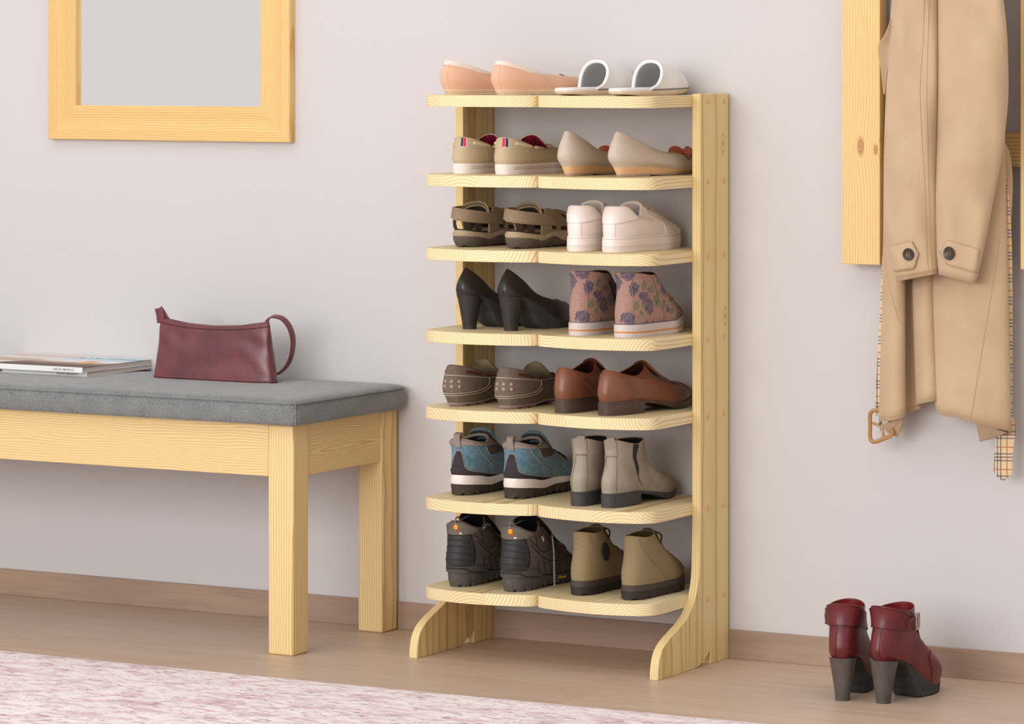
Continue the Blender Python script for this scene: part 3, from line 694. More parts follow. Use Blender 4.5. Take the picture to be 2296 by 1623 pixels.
def moccasin(root,m):
    s=Shoe([(.012,.006),(.001,.03),(.003,.055),(.013,.081)],[(.265,.012),(.27,.028),(.232,.048),(.165,.052)],[.037,.043,.038,.031],z0=[.006,.006,.011,.010,.012],zc=[.081,.072,.060,.051,.052],m=m)
    s.upper(M['moc'],root); s.lining(M['tan_lining'],root)
    s.sole('sole',M['moc_sole'],root,[.0075,.0075,.012,.011,.013],[.003,.003,.0085,.006,.009],et=.0008,eb=-.0005,bulge=.0005)
    for (a,b) in ((.02,.10),(.14,.22),(.27,.33),(.6,.68),(.74,.82)):
        s.sole('sole_nub',M['moc_sole'],root,[.0055]*2,[0,0] if b<.4 or a>.55 else [.002,.002],a,b,et=-.003,eb=-.004,nv=2,n=12)
    s.patch('heel_counter',M['moc'],root,-78,78,[(-78,1.9),(-60,1.1),(-40,.95),(0,.9),(40,.95),(60,1.1),(78,1.9)],2.25,.0004,.0012,nu=46,nv=10)
    for r in (1.42,1.8):
        for a in (-9,6,22): s.stud('rubber_stud',M['moc_stud'],root,a,r,[(.0036,0),(.0036,.0008),(.0026,.0018),(.001,.0022)],14,.0014)
    s.patch('collar_band',M['moc'],root,-150,150,2.28,s.top-.03,.0003,.001,nu=80,nv=5)
    cnt=lambda e:[(-80,2.2),(-74,1.6-e),(-62,1.1-e),(-40,.93-e),(0,.86-e),(40,.93-e),(62,1.1-e),(74,1.6-e),(80,2.2)]
    s.stitch(M['stitch_pale'],root,[cnt(0),[(a*1.04,v-.16) for a,v in cnt(0)[1:-1]],[(-140,2.2),(-60,2.24),(0,2.26),(60,2.24),(140,2.2)]],.0007,off=.0016)
    for sg in (1,-1):
        for a,b in ((38,68),(80,102)):
            s.rib([[(sg*a,2.6),(sg*(a+b)/2,2.58),(sg*b,2.55)]],.0048,.0024,'side_lace',M['moc_lace'],root,off=.002)
            for q in (a,b): s.stud('eyelet',M['copper'],root,sg*q,2.57,EYE,12,.0016)
    sheet('tongue',M['moc'],root,[(.195,.048),(.172,.059),(.152,.072),(.140,.0835)],[.028,.033,.031,.018],.5,.002)
    sheet('tongue_lining',M['tan_lining'],root,[(.192,.0465),(.169,.0575),(.1495,.0705),(.138,.083)],[.0275,.0325,.0305,.017],.5,.001)
    laces(s,M['moc_lace'],root,[2.4,2.8],16,.0017,.004)
def loafer(root,m):
    s=Shoe([(.004,.025),(-.001,.041),(.001,.057),(.005,.072),(.013,.087)],[(.277,.018),(.28,.028),(.25,.045),(.188,.058),(.128,.092)],[.038,.040,.038,.034,.028],z0=[.025,.025,.018,.0105,.018],zc=[.086,.077,.072,.079,.094],m=m,foot=([0,.12,.3,.5,.68,.82,1],[.8,.8,.76,.82,1.0,.93,.70]),zmid=[None,None,None,.064,None])
    s.upper(M['cognac'],root); s.lining(M['cog_lining'],root)
    s.sole('sole',M['brown_heel'],root,[.0265,.0265,.0195,.012,.020],[.0215,.0215,.014,.0,.012],et=.003,eb=.0025)
    s.sole('heel',M['brown_heel'],root,[.022,.0215],[0,0],0,.335,et=.0035,eb=.002,nv=4)
    for sg in (1,-1):
        q=lambda l:[(sg*a,v) for a,v in (l if sg>0 else l[::-1])]
        s.patch('elastic_gore',M['elastic'],root,sg*118,sg*140,q([(118,3.2),(140,2.1)]),q([(118,s.top-.04),(140,2.9)]),.0003,.0008,nu=14,nv=10,label='grey elastic gore')
        s.stitch(M['cog_seam'],root,[[(sg*a,v) for a,v in l] for l in ([(30,3.6),(48,2.6),(64,1.5),(70,.1)],[(34,3.6),(52,2.6),(68,1.5),(74,.1)],[(66,1.7),(90,1.7),(116,1.9),(124,2.4)],[(70,1.2),(100,1.15),(132,1.3),(138,2.0)],[(20,3.55),(60,3.5),(100,3.5)])],.0005,'seam')
    s.patch('toe_top',M['cognac_toe'],root,152,208,1.25,[(152,1.6),(166,2.25),(180,2.35),(194,2.25),(208,1.6)],.0002,.0008,nu=26,nv=10)
    s.stitch(M['cog_seam'],root,[[(150,1.2),(160,2.2),(180,2.42),(200,2.2),(210,1.2)]],.0005,'toe_seam',.001)
    sheet('tongue',M['cognac'],root,[(.20,.056),(.165,.072),(.140,.087),(.127,.097)],[.022,.024,.026,.016],.45,.003)
    sheet('tongue_lining',M['cog_lining'],root,[(.197,.054),(.162,.070),(.137,.085),(.1245,.096)],[.0215,.0235,.025,.015],.45,.001)
def trail(root,m):
    s=Shoe([(.004,.037),(0,.056),(.004,.076),(.006,.094),(.005,.109)],[(.268,.029),(.272,.044),(.24,.060),(.172,.082),(.115,.110)],[.042,.043,.041,.038,.036],zc=[.109,.102,.099,.104,.111],m=m,z0=[.039,.036,.031,.03,.03],zmid=[None,None,None,.09,None])
    s.upper(M['blue'],root,t=.005,nv=36); s.lining(M['grey_lining'],root,.0052)
    s.sole('midsole',M['white_rubber'],root,[.0405,.037,.0315,.034,.032,.03,.03],[.022,.019,.0155,.020,.021,.016,.02],et=.003,eb=.0035,bulge=.0014,nv=7)
    s.sole('outsole',M['dark_out'],root,[.0225,.0195,.016,.0205,.0215,.0165,.0205],[.001,0,0,.004,.004,0,.008],et=.0042,eb=.001,lug=(11,.004),n=110)
    s.patch('heel_counter',M['blue_black'],root,-98,98,.02,[(-98,.1),(-50,.42),(-15,.85),(-6,2.25),(-2,2.6),(5,2.6),(9,2.25),(18,.85),(52,.42),(98,.1)],.0005,.0014,nu=70,nv=12)
    s.patch('collar_band',M['blue_collar'],root,-140,140,s.top-.62,s.top-.01,.0006,.0018,nu=80,nv=6)
    s.rim(M['blue_collar'],root,.0032)
    sheet('tongue_tab',M['blue'],root,[(.1235,.104),(.113,.117),(.1085,.1225)],[.012,.014,.011],.3,.003)
    for sg in (1,-1):
        q=lambda l:[(sg*a,v) for a,v in (l if sg>0 else l[::-1])]
        s.patch('collar_panel',M['brown_felt'],root,sg*72,sg*122,q([(72,2.5),(96,2.6),(122,2.95)]),s.top-.8,.0003,.001,nu=20,nv=6)
        s.stitch(M['beige_thread'],root,[[(sg*a,v) for a,v in l] for l in ([(46,3.5),(52,2.7),(70,1.7),(92,.6),(98,.1)],[(71,3.2),(73,2.45),(96,2.55),(122,2.9)],[(150,2.6),(122,2.1),(108,1.6),(112,.9),(118,.3)],[(140,2.9),(128,2.2),(150,2.2)])],.0006)
    s.stitch(M['beige_thread'],root,[[(-100,.15),(-50,.48),(-16.5,.9),(-7,2.28),(-3,2.66),(6,2.66),(10,2.28),(19.5,.9),(52,.48),(100,.15)]],.0006,'heel_stitching',.0012)
    P=[s.at(0,s.top-.9,.002),s.at(0,s.top-.3,.0045),s.at(0,s.top,.004)+[0,-.002,.010],s.at(0,s.top,-.004)+[0,.004,.013],s.at(0,s.top,-.006)+[0,.003,-.004]]
    mk('pull_loop',*ribbon(cr(P,22),(1,0,0),.014,.002),M['blue_collar'],root)
    sheet('tongue',M['blue'],root,[(.19,.076),(.15,.094),(.122,.113),(.112,.1245)],[.02,.026,.03,.022],.4,.006)
    sheet('tongue_lining',M['grey_lining'],root,[(.187,.072),(.147,.090),(.119,.109),(.109,.120)],[.019,.025,.029,.021],.4,.003)
    laces(s,M['dark_lace'],root,[1.9,2.25,2.6,2.95,3.3,3.65],15,.0026,.006)
    for sg in (1,-1):
        for v in (1.95,2.4,2.85,3.3,3.7): s.stud('eyelet',M['dark_lace'],root,sg*162,v,EYE,10,.001)
def chelsea(root,m):
    s=Shoe([(0,.026),(0,.05),(.010,.08),(.014,.105),(.013,.129)],[(.227,.014),(.231,.028),(.205,.041),(.133,.063),(.109,.124)],[.036,.039,.035,.031,.032],z0=[.026,.026,.019,.0105,.014],zc=[.129,.122,.118,.123,.1245],m=m,zmid=[None,None,None,.09,None])
    s.upper(M['chel'],root,t=.0025,nv=40); s.lining(M['black_cloth'],root,.003)
    s.sole('sole',M['chel_sole'],root,[.0275,.0275,.0205,.012,.0165],[.022,.022,.0145,0,.006],et=.0022,eb=.0015)
    s.sole('heel',M['chel_sole'],root,[.0225,.0225],[0,0],0,.34,et=.0022,eb=.001,nv=4)
    for sg in (1,-1):
        q=lambda l:[(sg*a,v) for a,v in (l if sg>0 else l[::-1])]
        if sg>0 and m<0:
            s.patch('zip',M['gore'],root,92,100,.9,s.top-.02,.0004,.0012,nu=6,nv=24,label='dark zip on inner side')
            mk('zip_pull',*ribbon(s.line([(96,s.top-.1),(97,s.top-.6),(98,s.top-.9)],8,.003),(.3,1,0),.005,.0012),M['seam_dark'],root)
            continue
        n=26; vs=np.linspace(.75,s.top-.01,n); wd=pchip(np.linspace(0,1,n),[0,.25,.45,.7,1],[.5,1.2,6,10,19]); cc=pchip(np.linspace(0,1,n),[0,.3,.55,1],[70,61,64,80])
        top=[];
        for v,w_,c_ in zip(vs,wd,cc): top+= [s.at(sg*(c_+w_*k),v,.0012) for k in np.linspace(-.5,.5,7)]
        mk('elastic_gore',np.array(top),grid_faces(n,7),M['gore'],root,label='dark elastic gore')
    s.patch('pull_tab',M['chel'],root,-13,20,2.75,s.top-.01,.0006,.0014,nu=8,nv=10)
    P=[s.at(4,s.top-.2,.001),s.at(4,s.top,.001)+[0,0,.004],s.at(4,s.top,-.004)+[0,0,.004],s.at(4,s.top,-.005)+[0,0,-.003]]
    mk('pull_loop',*ribbon(cr(P,16),(1,0,0),.016,.0018),M['chel'],root)
    s.stitch(M['chel_thread'],root,[[(x,.1),(x*.9,1.4),(x*.75,2.7),(x*.8,s.top-.1)] for x in (-16,24)]+[[(-13,2.7),(4,2.66),(20,2.7)]],.0004)
def hiker(root,m):
    s=Shoe([(.003,.03),(-.002,.052),(.004,.08),(.008,.105),(.009,.128)],[(.246,.026),(.249,.044),(.216,.063),(.150,.09),(.1,.130)],[.042,.043,.040,.037,.035],zc=[.128,.116,.112,.122,.132],m=m,z0=[.030,.025,.021,.021,.025],zmid=[None,None,None,.096,None])
    s.upper(M['hike'],root,t=.005,nv=40); s.lining(M['hike_black'],root,.0052)
    s.sole('outsole',M['hike_sole'],root,[.032,.0265,.0225,.0225,.028],[.0,0,.005,0,.009],et=.002,eb=-.003,bulge=.0022,nv=6,lug=(12,.0045),n=120)
    s.patch('heel_cup',M['hike_sole'],root,-66,66,.0,[(-66,.35),(-52,.75),(-30,.62),(0,.55),(30,.62),(52,.75),(66,.35)],.002,.0016,nu=40,nv=8)
    s.patch('heel_badge',M['hike_sole'],root,-26,26,-.0,[(-26,.05),(-20,.34),(20,.34),(26,.05)],.0038,.0014,nu=16,nv=6)
    s.stitch(M['seam_dark'],root,[[(-58,.02),(-34,.12),(-22,.40),(22,.40),(34,.12),(58,.02)]],.0008,'badge_groove',.004)
    s.patch('heel_panel',M['hike_rub'],root,-40,40,[(-40,.9),(-24,.66),(0,.6),(24,.66),(40,.9)],[(-40,2.5),(-34,2.95),(0,2.78),(34,2.95),(40,2.5)],.0006,.0022,nu=36,nv=16)
    for v in (1.05,1.5,1.95,2.4): s.stitch(M['hike_rub'],root,[[(-34,v),(-10,v+.06),(10,v+.06),(34,v)]],.0013,'heel_ridge',.0026)
    s.stitch(M['seam_dark'],root,[[(-41,.9),(-44,1.7),(-40,2.55),(-34,3.0),(0,2.84),(34,3.0),(40,2.55),(44,1.7),(41,.9)]],.001,'heel_panel_seam',.0012)
    s.patch('collar_tab',M['hike_tab'],root,-62,62,[(-62,3.45),(-40,3.05),(0,2.86),(40,3.05),(62,3.45)],s.top-.03,.0008,.0028,nu=36,nv=8,label='grey padded heel collar')
    for sg in (1,-1):
        L=[[(50,2.9),(80,2.3),(120,3.4)],[(50,2.6),(74,1.9),(104,1.5),(130,1.75)],[(70,1.75),(72,.9),(76,.3)],[(62,1.6),(60,.9),(66,.2)],[(80,1.6),(82,.9),(84,.3)],[(96,1.5),(96,.9),(98,.3)],[(90,1.5),(92,.9),(92,.3)],[(48,.5),(76,.2),(120,.16)],[(88,1.9),(110,2.9)],[(94,1.8),(114,2.8)],[(100,1.75),(118,2.6)],[(64,2.6),(70,3.5)],[(128,1.6),(130,.9),(132,.2)]]
        s.stitch(M['seam_dark'],root,[[(sg*a,v) for a,v in l] for l in L],.0007,'seam')
        q=lambda l:[(sg*a,v) for a,v in (l if sg>0 else l[::-1])]
        s.patch('eyestay',M['hike_tab'],root,sg*124,sg*156,q([(124,3.0),(156,1.9)]),q([(124,s.top-.1),(156,3.4)]),.0006,.0014,nu=14,nv=10)
        for a,v in ((58,.42),(62,.62),(54,.26),(66,.34),(64,.2)): s.stud('sole_ring',M['hike_sole'],root,sg*a,v,[(.003,0),(.003,.0012),(.0018,.0012),(.0016,.0002)],10,.003)
    a0=3 if m>0 else 3
    s.stud('orange_badge',M['orange_dot'],root,a0,3.55,[(.0052,0),(.0052,.0012),(.004,.0018)],18,.0035,label='orange round badge')
    s.rib([[(a0+3,3.35),(a0+8,3.1)]],.005,.0008,'rust_mark',M['rust_dot'],root,off=.0042); s.rib([[(a0+8,3.06),(a0+14,3.02)]],.003,.0008,'white_mark',M['white_mark'],root,off=.0042)
    if m>0: s.rib([[(86,2.9),(92,3.35)]],.005,.0012,'side_tag',M['white_mark'],root,off=.001,label='pale woven tag')
    P=[s.at(2,s.top-.35,.003),s.at(2,s.top,.003)+[0,0,.006],s.at(4,s.top,-.003)+[0,.004,.008],s.at(6,s.top,-.008)+[0,.004,-.003]]
    mk('pull_loop',*tube(cr(P,16),.0018,k=6),M['lace_grey'],root)
    sheet('tongue',M['hike_black'],root,[(.17,.086),(.135,.106),(.108,.124),(.090,.136),(.086,.140)],[.02,.028,.034,.034,.024],.38,.007)
    laces(s,M['lace_grey'],root,[1.9,2.25,2.6,2.95,3.3,3.6],16,.0024,.006)
    if m>0:
        a=s.at(105,2.9,.004); mk('loose_lace',*tube(cr([s.at(160,3.3,.006),s.at(134,3.2,.006),a+[.002,.004,.004],a+[.006,.002,-.02],a+[.008,0,-.05],[a[0]+.010,a[1]-.002,.004]],40),.0019,k=6),M['lace_grey'],root)
        # yellow word on the side of the sole
        cu=bpy.data.curves.new('w','FONT'); cu.body='vibram'; cu.size=.0085; cu.extrude=.0004; cu.align_x='CENTER'; cu.shear=.3
        o=bpy.data.objects.new('w',cu); COL.objects.link(o); bpy.context.view_layer.update()
        me=bpy.data.meshes.new_from_object(o.evaluated_get(bpy.context.evaluated_depsgraph_get())); bpy.data.objects.remove(o)
        p=s.at(99,.0,.0048); p[2]=.0255; n_=s.N(98,.1); n_=np.array([n_[0],n_[1],0]); n_/=np.linalg.norm(n_); tx=np.array([-n_[1],n_[0],0])
        V=[tuple(p+tx*q.co.x+np.array([0,0,1])*(q.co.y-.012)+n_*q.co.z) for q in me.vertices]
        mk('sole_lettering',V,[tuple(f.vertices) for f in me.polygons],M['yellow_mark'],root,smooth=False,label='yellow word on the sole')
    else:
        a=s.at(120,3.7,.003); b=s.at(96,s.top,.002); mk('loose_lace',*tube(cr([s.at(150,3.6,.006),a,(a+b)/2+[0,0,.004],b,b+[-.006,-.006,-.006]],26),.0019,k=6),M['lace_grey'],root)
def desert(root,m):
    s=Shoe([(0,.026),(0,.05),(.008,.08),(.011,.102),(.009,.121)],[(.2,.026),(.203,.04),(.168,.062),(.112,.091),(.080,.123)],[.038,.039,.034,.029,.0265],zc=[.121,.118,.118,.121,.1235],m=m,zmid=[None,None,None,.1,None])
    s.upper(M['desert'],root,t=.002,nv=40); s.lining(M['desert_in'],root,.0025)
    s.sole('rubber_sole',M['desert_sole'],root,[.017,.017,.016,.0165,.022],[0,0,.001,0,.004],et=.0035,eb=.002,nv=5,lug=(7,.003),n=110)
    s.sole('knurled_band',M['desert_band'],root,[.0285,.0285,.027,.028,.036],[.0165,.0165,.0155,.016,.0215],et=.0018,eb=.003,nv=4)
    s.patch('heel_counter',M['desert'],root,-82,82,.04,[(-82,.3),(-66,1.3),(-44,2.2),(-34,3.0),(-30,s.top-.05),(30,s.top-.05),(34,3.0),(44,2.2),(66,1.3),(82,.3)],.0002,.0009,nu=60,nv=16)
    for sg in (1,-1):
        s.stitch(M['desert_thread'],root,[[(sg*a,v) for a,v in l] for l in ([(30,s.top-.1),(33,3.2),(42,2.4),(64,1.4),(80,.3)],[(34,s.top-.1),(37,3.2),(46,2.4),(69,1.4),(86,.3)],[(166,1.95),(146,1.5),(134,.9),(130,.15)],[(164,2.05),(142,1.6),(130,.9),(126,.15)])],.0006,'seam')
    if m<0: 
        ph_,v_=s.yz(.057,.080); p=s.at(ph_,v_,.001); n_=s.N(ph_,v_); a=np.linspace(0,2*pi,28,endpoint=False); up=np.array([0,-.22,1.0]); up-=n_*np.dot(up,n_); up/=np.linalg.norm(up); sd=np.cross(up,n_)
        V=[];F=[]
        for r,h in ((1,-.004),(1,.0012),(.9,.0022),(.55,.0018),(.5,.0022)): V+=[tuple(p+up*math.cos(t)*.0185*r+sd*math.sin(t)*.0125*r+n_*h) for t in a]
        mk('oval_patch',V,grid_faces(5,28,False,True)+[tuple(range(4*28,5*28))],M['oval'],root,label='dark oval rubber ankle patch')
    laces(s,M['khaki_lace'],root,[2.0,2.35,2.7,3.05,3.4],12,.0018,.003)
    c=s.at(172,s.top-.35,.003)
    mk('lace_loop',*tube(cr([c,c+[.004,.01,.004],c+[.008,.017,-.004],c+[.006,.014,-.018],c+[.002,.006,-.02]],24),.0016,k=6),M['khaki_lace'],root)
    mk('lace_knot',*tube(cr([c+[-.008,0,0],c+[0,.002,.006],c+[.006,0,.002],c+[-.002,-.004,.007],c+[-.006,-.006,.002]],24),.0026,k=6),M['khaki_lace'],root)
    sheet('tongue',M['desert_in'],root,[(.12,.089),(.098,.109),(.084,.123),(.079,.128)],[.014,.017,.017,.012],.4,.003)
def ankle_boot(root,m):
    s=Shoe([(.007,.080),(0,.098),(.005,.122),(.013,.143),(.015,.163),(.012,.178)],[(.217,.018),(.222,.038),(.197,.060),(.152,.075),(.119,.106),(.112,.174)],[.033,.038,.037,.034,.034,.036],z0=[.080,.076,.056,.027,.014,.018],zc=[.178,.171,.167,.170,.174],m=m,zmid=[None,None,.095,.125,.149,None])
    s.upper(M['red'],root,t=.0025,nv=48); s.lining(M['red_in'],root,.003,1.0)
    s.sole('platform_sole',M['red_sole'],root,[.0815,.0775,.0575,.0285,.0155,.0195],[.077,.0745,.071,.064,.034,0,0,0,0,.001,.007],et=.0015,eb=.0,n=120,lug=(16,.0028),t0=.14)
    n=14; rows=[]
    for i in range(n):
        f=i/(n-1); z=.0795*(1-f); a=np.linspace(0,2*pi,32,endpoint=False)
        e=f**.85
        hw=.0252*(1-e)+.0125*e; yb=.005*(1-e)+.016*e; yf=.054*(1-e)+.041*e
        x=hw*np.sign(np.cos(a))*np.abs(np.cos(a))**.8; y=(yb+yf)/2+(yf-yb)/2*np.sign(np.sin(a))*np.abs(np.sin(a))**.8
        yy=np.clip((y-.02)/.055,0,1); rows.append(np.stack([x,y,z-(1-f)*yy*.013],1))
    F=grid_faces(n,32,False,True)+[tuple(range(32)),tuple(range((n-1)*32,n*32))]
    mk('heel',np.concatenate(rows),F,M['red_heel'],root)
    b=np.concatenate(rows)[-32:]; mk('heel_tip',np.concatenate([b*[1.03,1.0,1]+[0,0,.006],b*[1.03,1,1]]),grid_faces(2,32,False,True)+[tuple(range(32)),tuple(range(32,64))],M['red_sole'],root)
    sg=m
    q=lambda l:sorted([(sg*a,v) for a,v in l])
    s.patch('ankle_cuff',M['red'],root,min(-112*sg,100*sg),max(-112*sg,100*sg),q([(-112,3.3),(-76,2.9),(0,2.8),(60,2.9),(100,3.45)]),q([(-112,4.3),(-76,4.6),(0,4.9),(50,4.68),(100,4.0)]),.0012,.0022,nu=70,nv=10)
    s.rib([[s.yz(.052,.145,sg),s.yz(.08,.1455,sg),s.yz(.104,.149,sg),(sg*150,3.9)]],.016,.0026,'buckle_strap',M['red'],root,off=.0046)
    pb,vb=s.yz(.083,.1455,sg); c=s.at(pb,vb,.0078); n_=s.N(pb,vb); up=np.array([0,0,1.0]); up-=n_*np.dot(up,n_); up/=np.linalg.norm(up); sd=np.cross(up,n_)
    h,w=.0145,.011
    fr=[c+up*a*h+sd*b_*w for a,b_ in ((-1,-.7),(-1,0),(-1,.7),(-.8,1),(0,1),(.8,1),(1,.7),(1,0),(1,-.7),(.8,-1),(0,-1),(-.8,-1))]
    mb=MB(); mb.add(*tube(cr(fr,48,True),.0016,True,k=8)); mb.add(*tube([c-up*h,c+up*h],.0013,k=8)); mb.add(*tube(cr([c+n_*.001,c+sd*w*.6+n_*.0025,c+sd*w*1.1+n_*.001],10),.0012,k=6))
    mb.build('buckle',M['silver'],root,label='silver buckle')
    L=[[(sg*8,.05),(sg*8,1.5),(sg*8,3.2)],[s.yz(.112,.150,sg),s.yz(.122,.115,sg),s.yz(.134,.08,sg),s.yz(.142,.045,sg),s.yz(.143,.02,sg)],[(-sg*140,3.2),(-sg*130,1.2),(-sg*128,.1)]]
    s.stitch(M['red_seam'],root,L,.0005,'seam')
# ------------------------------------------------------------------ room shell
def PZ(u, v, z):
    a=(u-CXP)/FPX; b=(HOR-v)/FPX
    dx=-math.sin(YAW)+a*math.cos(YAW); dy=math.cos(YAW)+a*math.sin(YAW)
    t=(z-CH)/b
    return (CX0+t*dx, CY0+t*dy, z)
def wall_mat():
    t=NT('plaster'); t.put(t.b.inputs['Base Color'],t.mix(t.noise(1.7,2),lin('CECAC9'),lin('CAC5C4')))
    t.set(Roughness=.9,Specular_IOR_Level=.15)
    t.bump(t.math('ADD',t.noise(55,4),t.math('MULTIPLY',t.noise(420,2),.35)),.22,.003); return t.m
def plank_mat(name, c1, c2, c3, width=.19, along='x', len_=1.3, gap=True, ynoise=26):
    t=NT(name); sp=t.n('SeparateXYZ'); t.t.links.new(t.obj(),sp.inputs[0])
    g=sp.outputs[0]; a=sp.outputs[1] if along=='x' else sp.outputs[2]
    q=t.math('DIVIDE',t.math('ADD',a,.07),width); i=t.math('FLOOR',q)
    wn=t.n('TexWhiteNoise',noise_dimensions='1D'); t.put(wn.inputs['W'],i)
    gx=t.math('ADD',g,t.math('MULTIPLY',wn.outputs['Value'],len_))
    j=t.math('FLOOR',t.math('DIVIDE',gx,len_))
    w2=t.n('TexWhiteNoise',noise_dimensions='2D'); cm=t.n('CombineXYZ'); t.put(cm.inputs[0],i); t.put(cm.inputs[1],j); t.t.links.new(cm.outputs[0],w2.inputs['Vector'])
    off=t.math('MULTIPLY',w2.outputs['Value'],37.0)
    v=t.n('CombineXYZ'); t.put(v.inputs[0],t.math('MULTIPLY',g,1.6)); t.put(v.inputs[1],t.math('MULTIPLY',a,float(ynoise))); t.put(v.inputs[2],off)
    n1=t.noise(1.6,5,v.outputs[0],.6,.6)
    v2=t.n('CombineXYZ'); t.put(v2.inputs[0],t.math('MULTIPLY',g,9.0)); t.put(v2.inputs[1],t.math('MULTIPLY',a,320.0)); t.put(v2.inputs[2],off)
    n2=t.noise(1.0,3,v2.outputs[0])
    c=t.mix(t.ramp(n1,[(.32,(0,0,0,1)),(.68,(1,1,1,1))]),lin(c1),lin(c2))
    c=t.mix(t.math('MULTIPLY',t.ramp(n2,[(.5,(0,0,0,1)),(.75,(1,1,1,1))]),.35),c,lin(c3))
    tint=t.math('ADD',.95,t.math('MULTIPLY',w2.outputs['Value'],.08))
    tc=t.n('CombineColor'); [t.put(tc.inputs[k],tint) for k in range(3)]
    c=t.mix(1.0,c,tc.outputs[0],'MULTIPLY')
    if gap:
        e=t.math('MINIMUM',t.math('FRACT',q),t.math('SUBTRACT',1,t.math('FRACT',q)))
        e2=t.math('MULTIPLY',t.math('MINIMUM',t.math('FRACT',t.math('DIVIDE',gx,len_)),t.math('SUBTRACT',1,t.math('FRACT',t.math('DIVIDE',gx,len_)))),len_/width)
        line=t.math('LESS_THAN',t.math('MINIMUM',e,e2),.004)
        c=t.mix(t.math('MULTIPLY',line,.35),c,lin('7A5F4E'))
    t.put(t.b.inputs['Base Color'],c); t.set(Roughness=.42,Specular_IOR_Level=.4); t.bump(n2,.06,.0008); return t.m
def build_room():
    MB().box(-4.2,3.2,0,.12,-.02,2.7).build('wall_back',wall_mat())['kind']='structure'
    MB().box(-4.2,3.2,-9.5,.0,-.1,0).build('floor',plank_mat('oak laminate','CDB5A0','C1A68F','A78B77'))['kind']='structure'
    MB().box(-4.2,3.2,-.006,0,0,.0567).build('baseboard_back',plank_mat('oak skirting','AB907D','998070','826858',width=3,along='z',gap=False,ynoise=9),bevel=.001)['kind']='structure'
# ------------------------------------------------------------------ shoe rack
SHELF_Z=[1.1065,.9507,.806,.6447,.494,.316,.1405]
def extrude(poly, axis, a, b):
    """polygon of 2d points extruded along axis between a and b"""
    n=len(poly)
    f={'x':lambda p,t:(t,p[0],p[1]),'z':lambda p,t:(p[0],p[1],t),'y':lambda p,t:(p[0],t,p[1])}[axis]
    V=[f(p,a) for p in poly]+[f(p,b) for p in poly]
    F=[(i,(i+1)%n,(i+1)%n+n,i+n) for i in range(n)]+[tuple(range(n))[::-1],tuple(range(n,2*n))]
    return V,F
def build_rack():
    ox,oy=-.2745,-.15
    r=thing('shoe_rack','tall pale pine shoe rack with seven wavy-fronted shelves','shoe rack',(ox,oy,0))
    side=pine('pine side panel','z','y',.068,'EAD39B','E2C88A','CBA765',.0048,flat=.6,wob=.006,
              knots=((.2745,.118,1.012,.0038),(.2745,.128,.672,.0034),(-.2565,.10,.63,.006)))
    shelf=pine('pine glued shelf','y','x',.078,'F2E2BA','EBD8A8','CDAC6E',.0052,wob=.004,endg=True)
    curve=cr([(-.131,.30),(-.1322,.25),(-.135,.19),(-.142,.157),(-.156,.131),(-.178,.109),(-.205,.094),(-.244,.0795),(-.275,.067),(-.295,.053),(-.3055,.037),(-.3105,.018),(-.312,0)],48)
    prof=[(-.0065,0),(-.0065,1.1098),(-.131,1.1098)]+[tuple(p) for p in curve]+[(-.1435,0),(-.124,.0065),(-.0871,.025),(-.0871,0)]
    for x0,x1,lr in ((-.549,-.531,0),(-.018,0,1)):
        V,F=extrude([(y-oy,z) for y,z in prof],'x',x0-ox,x1-ox)
        o=mk('side_panel',V,F,side,r,smooth=False)
        b=o.modifiers.new('b','BEVEL'); b.width=.0014; b.segments=2; b.limit_method='ANGLE'; b.angle_limit=math.radians(50)
        if lr:
            dm=mat('pine dowel','E3B985','D6A66E',rough=.6,var=300)
            V,F=lathe([(.0055,-.001),(.0055,.001),(.0042,.0020),(.0018,.0026)],16)
            for z in SHELF_Z:
                for y in (-.1005,-.0300):
                    mk('dowel',orient(V,(x1-ox,y-oy,z-.0112),(1,0,0)),F,dm,o)
    lobe=[(-.018,-.240),(-.0195,-.268),(-.026,-.290),(-.048,-.308),(-.088,-.320),(-.13,-.3255),(-.17,-.324),(-.215,-.316),(-.245,-.3075),(-.262,-.300),(-.2705,-.291),(-.2738,-.280)]
    lobe=[tuple(p) for p in cr(lobe,40)]
    left=[(2*ox-x,y) for x,y in lobe][::-1]
    outline=[(-.018,-.007)]+lobe+[(ox,-.277)]+left+[(-.531,-.007)]
    for z in SHELF_Z:
        V,F=extrude([(x-ox,y-oy) for x,y in outline],'z',-.0225,0)
        o=mk('shelf',V,F,shelf,r,smooth=True,ang=30); o.location=(0,0,z)
        b=o.modifiers.new('b','BEVEL'); b.width=.0016; b.segments=2; b.limit_method='ANGLE'; b.angle_limit=math.radians(60)
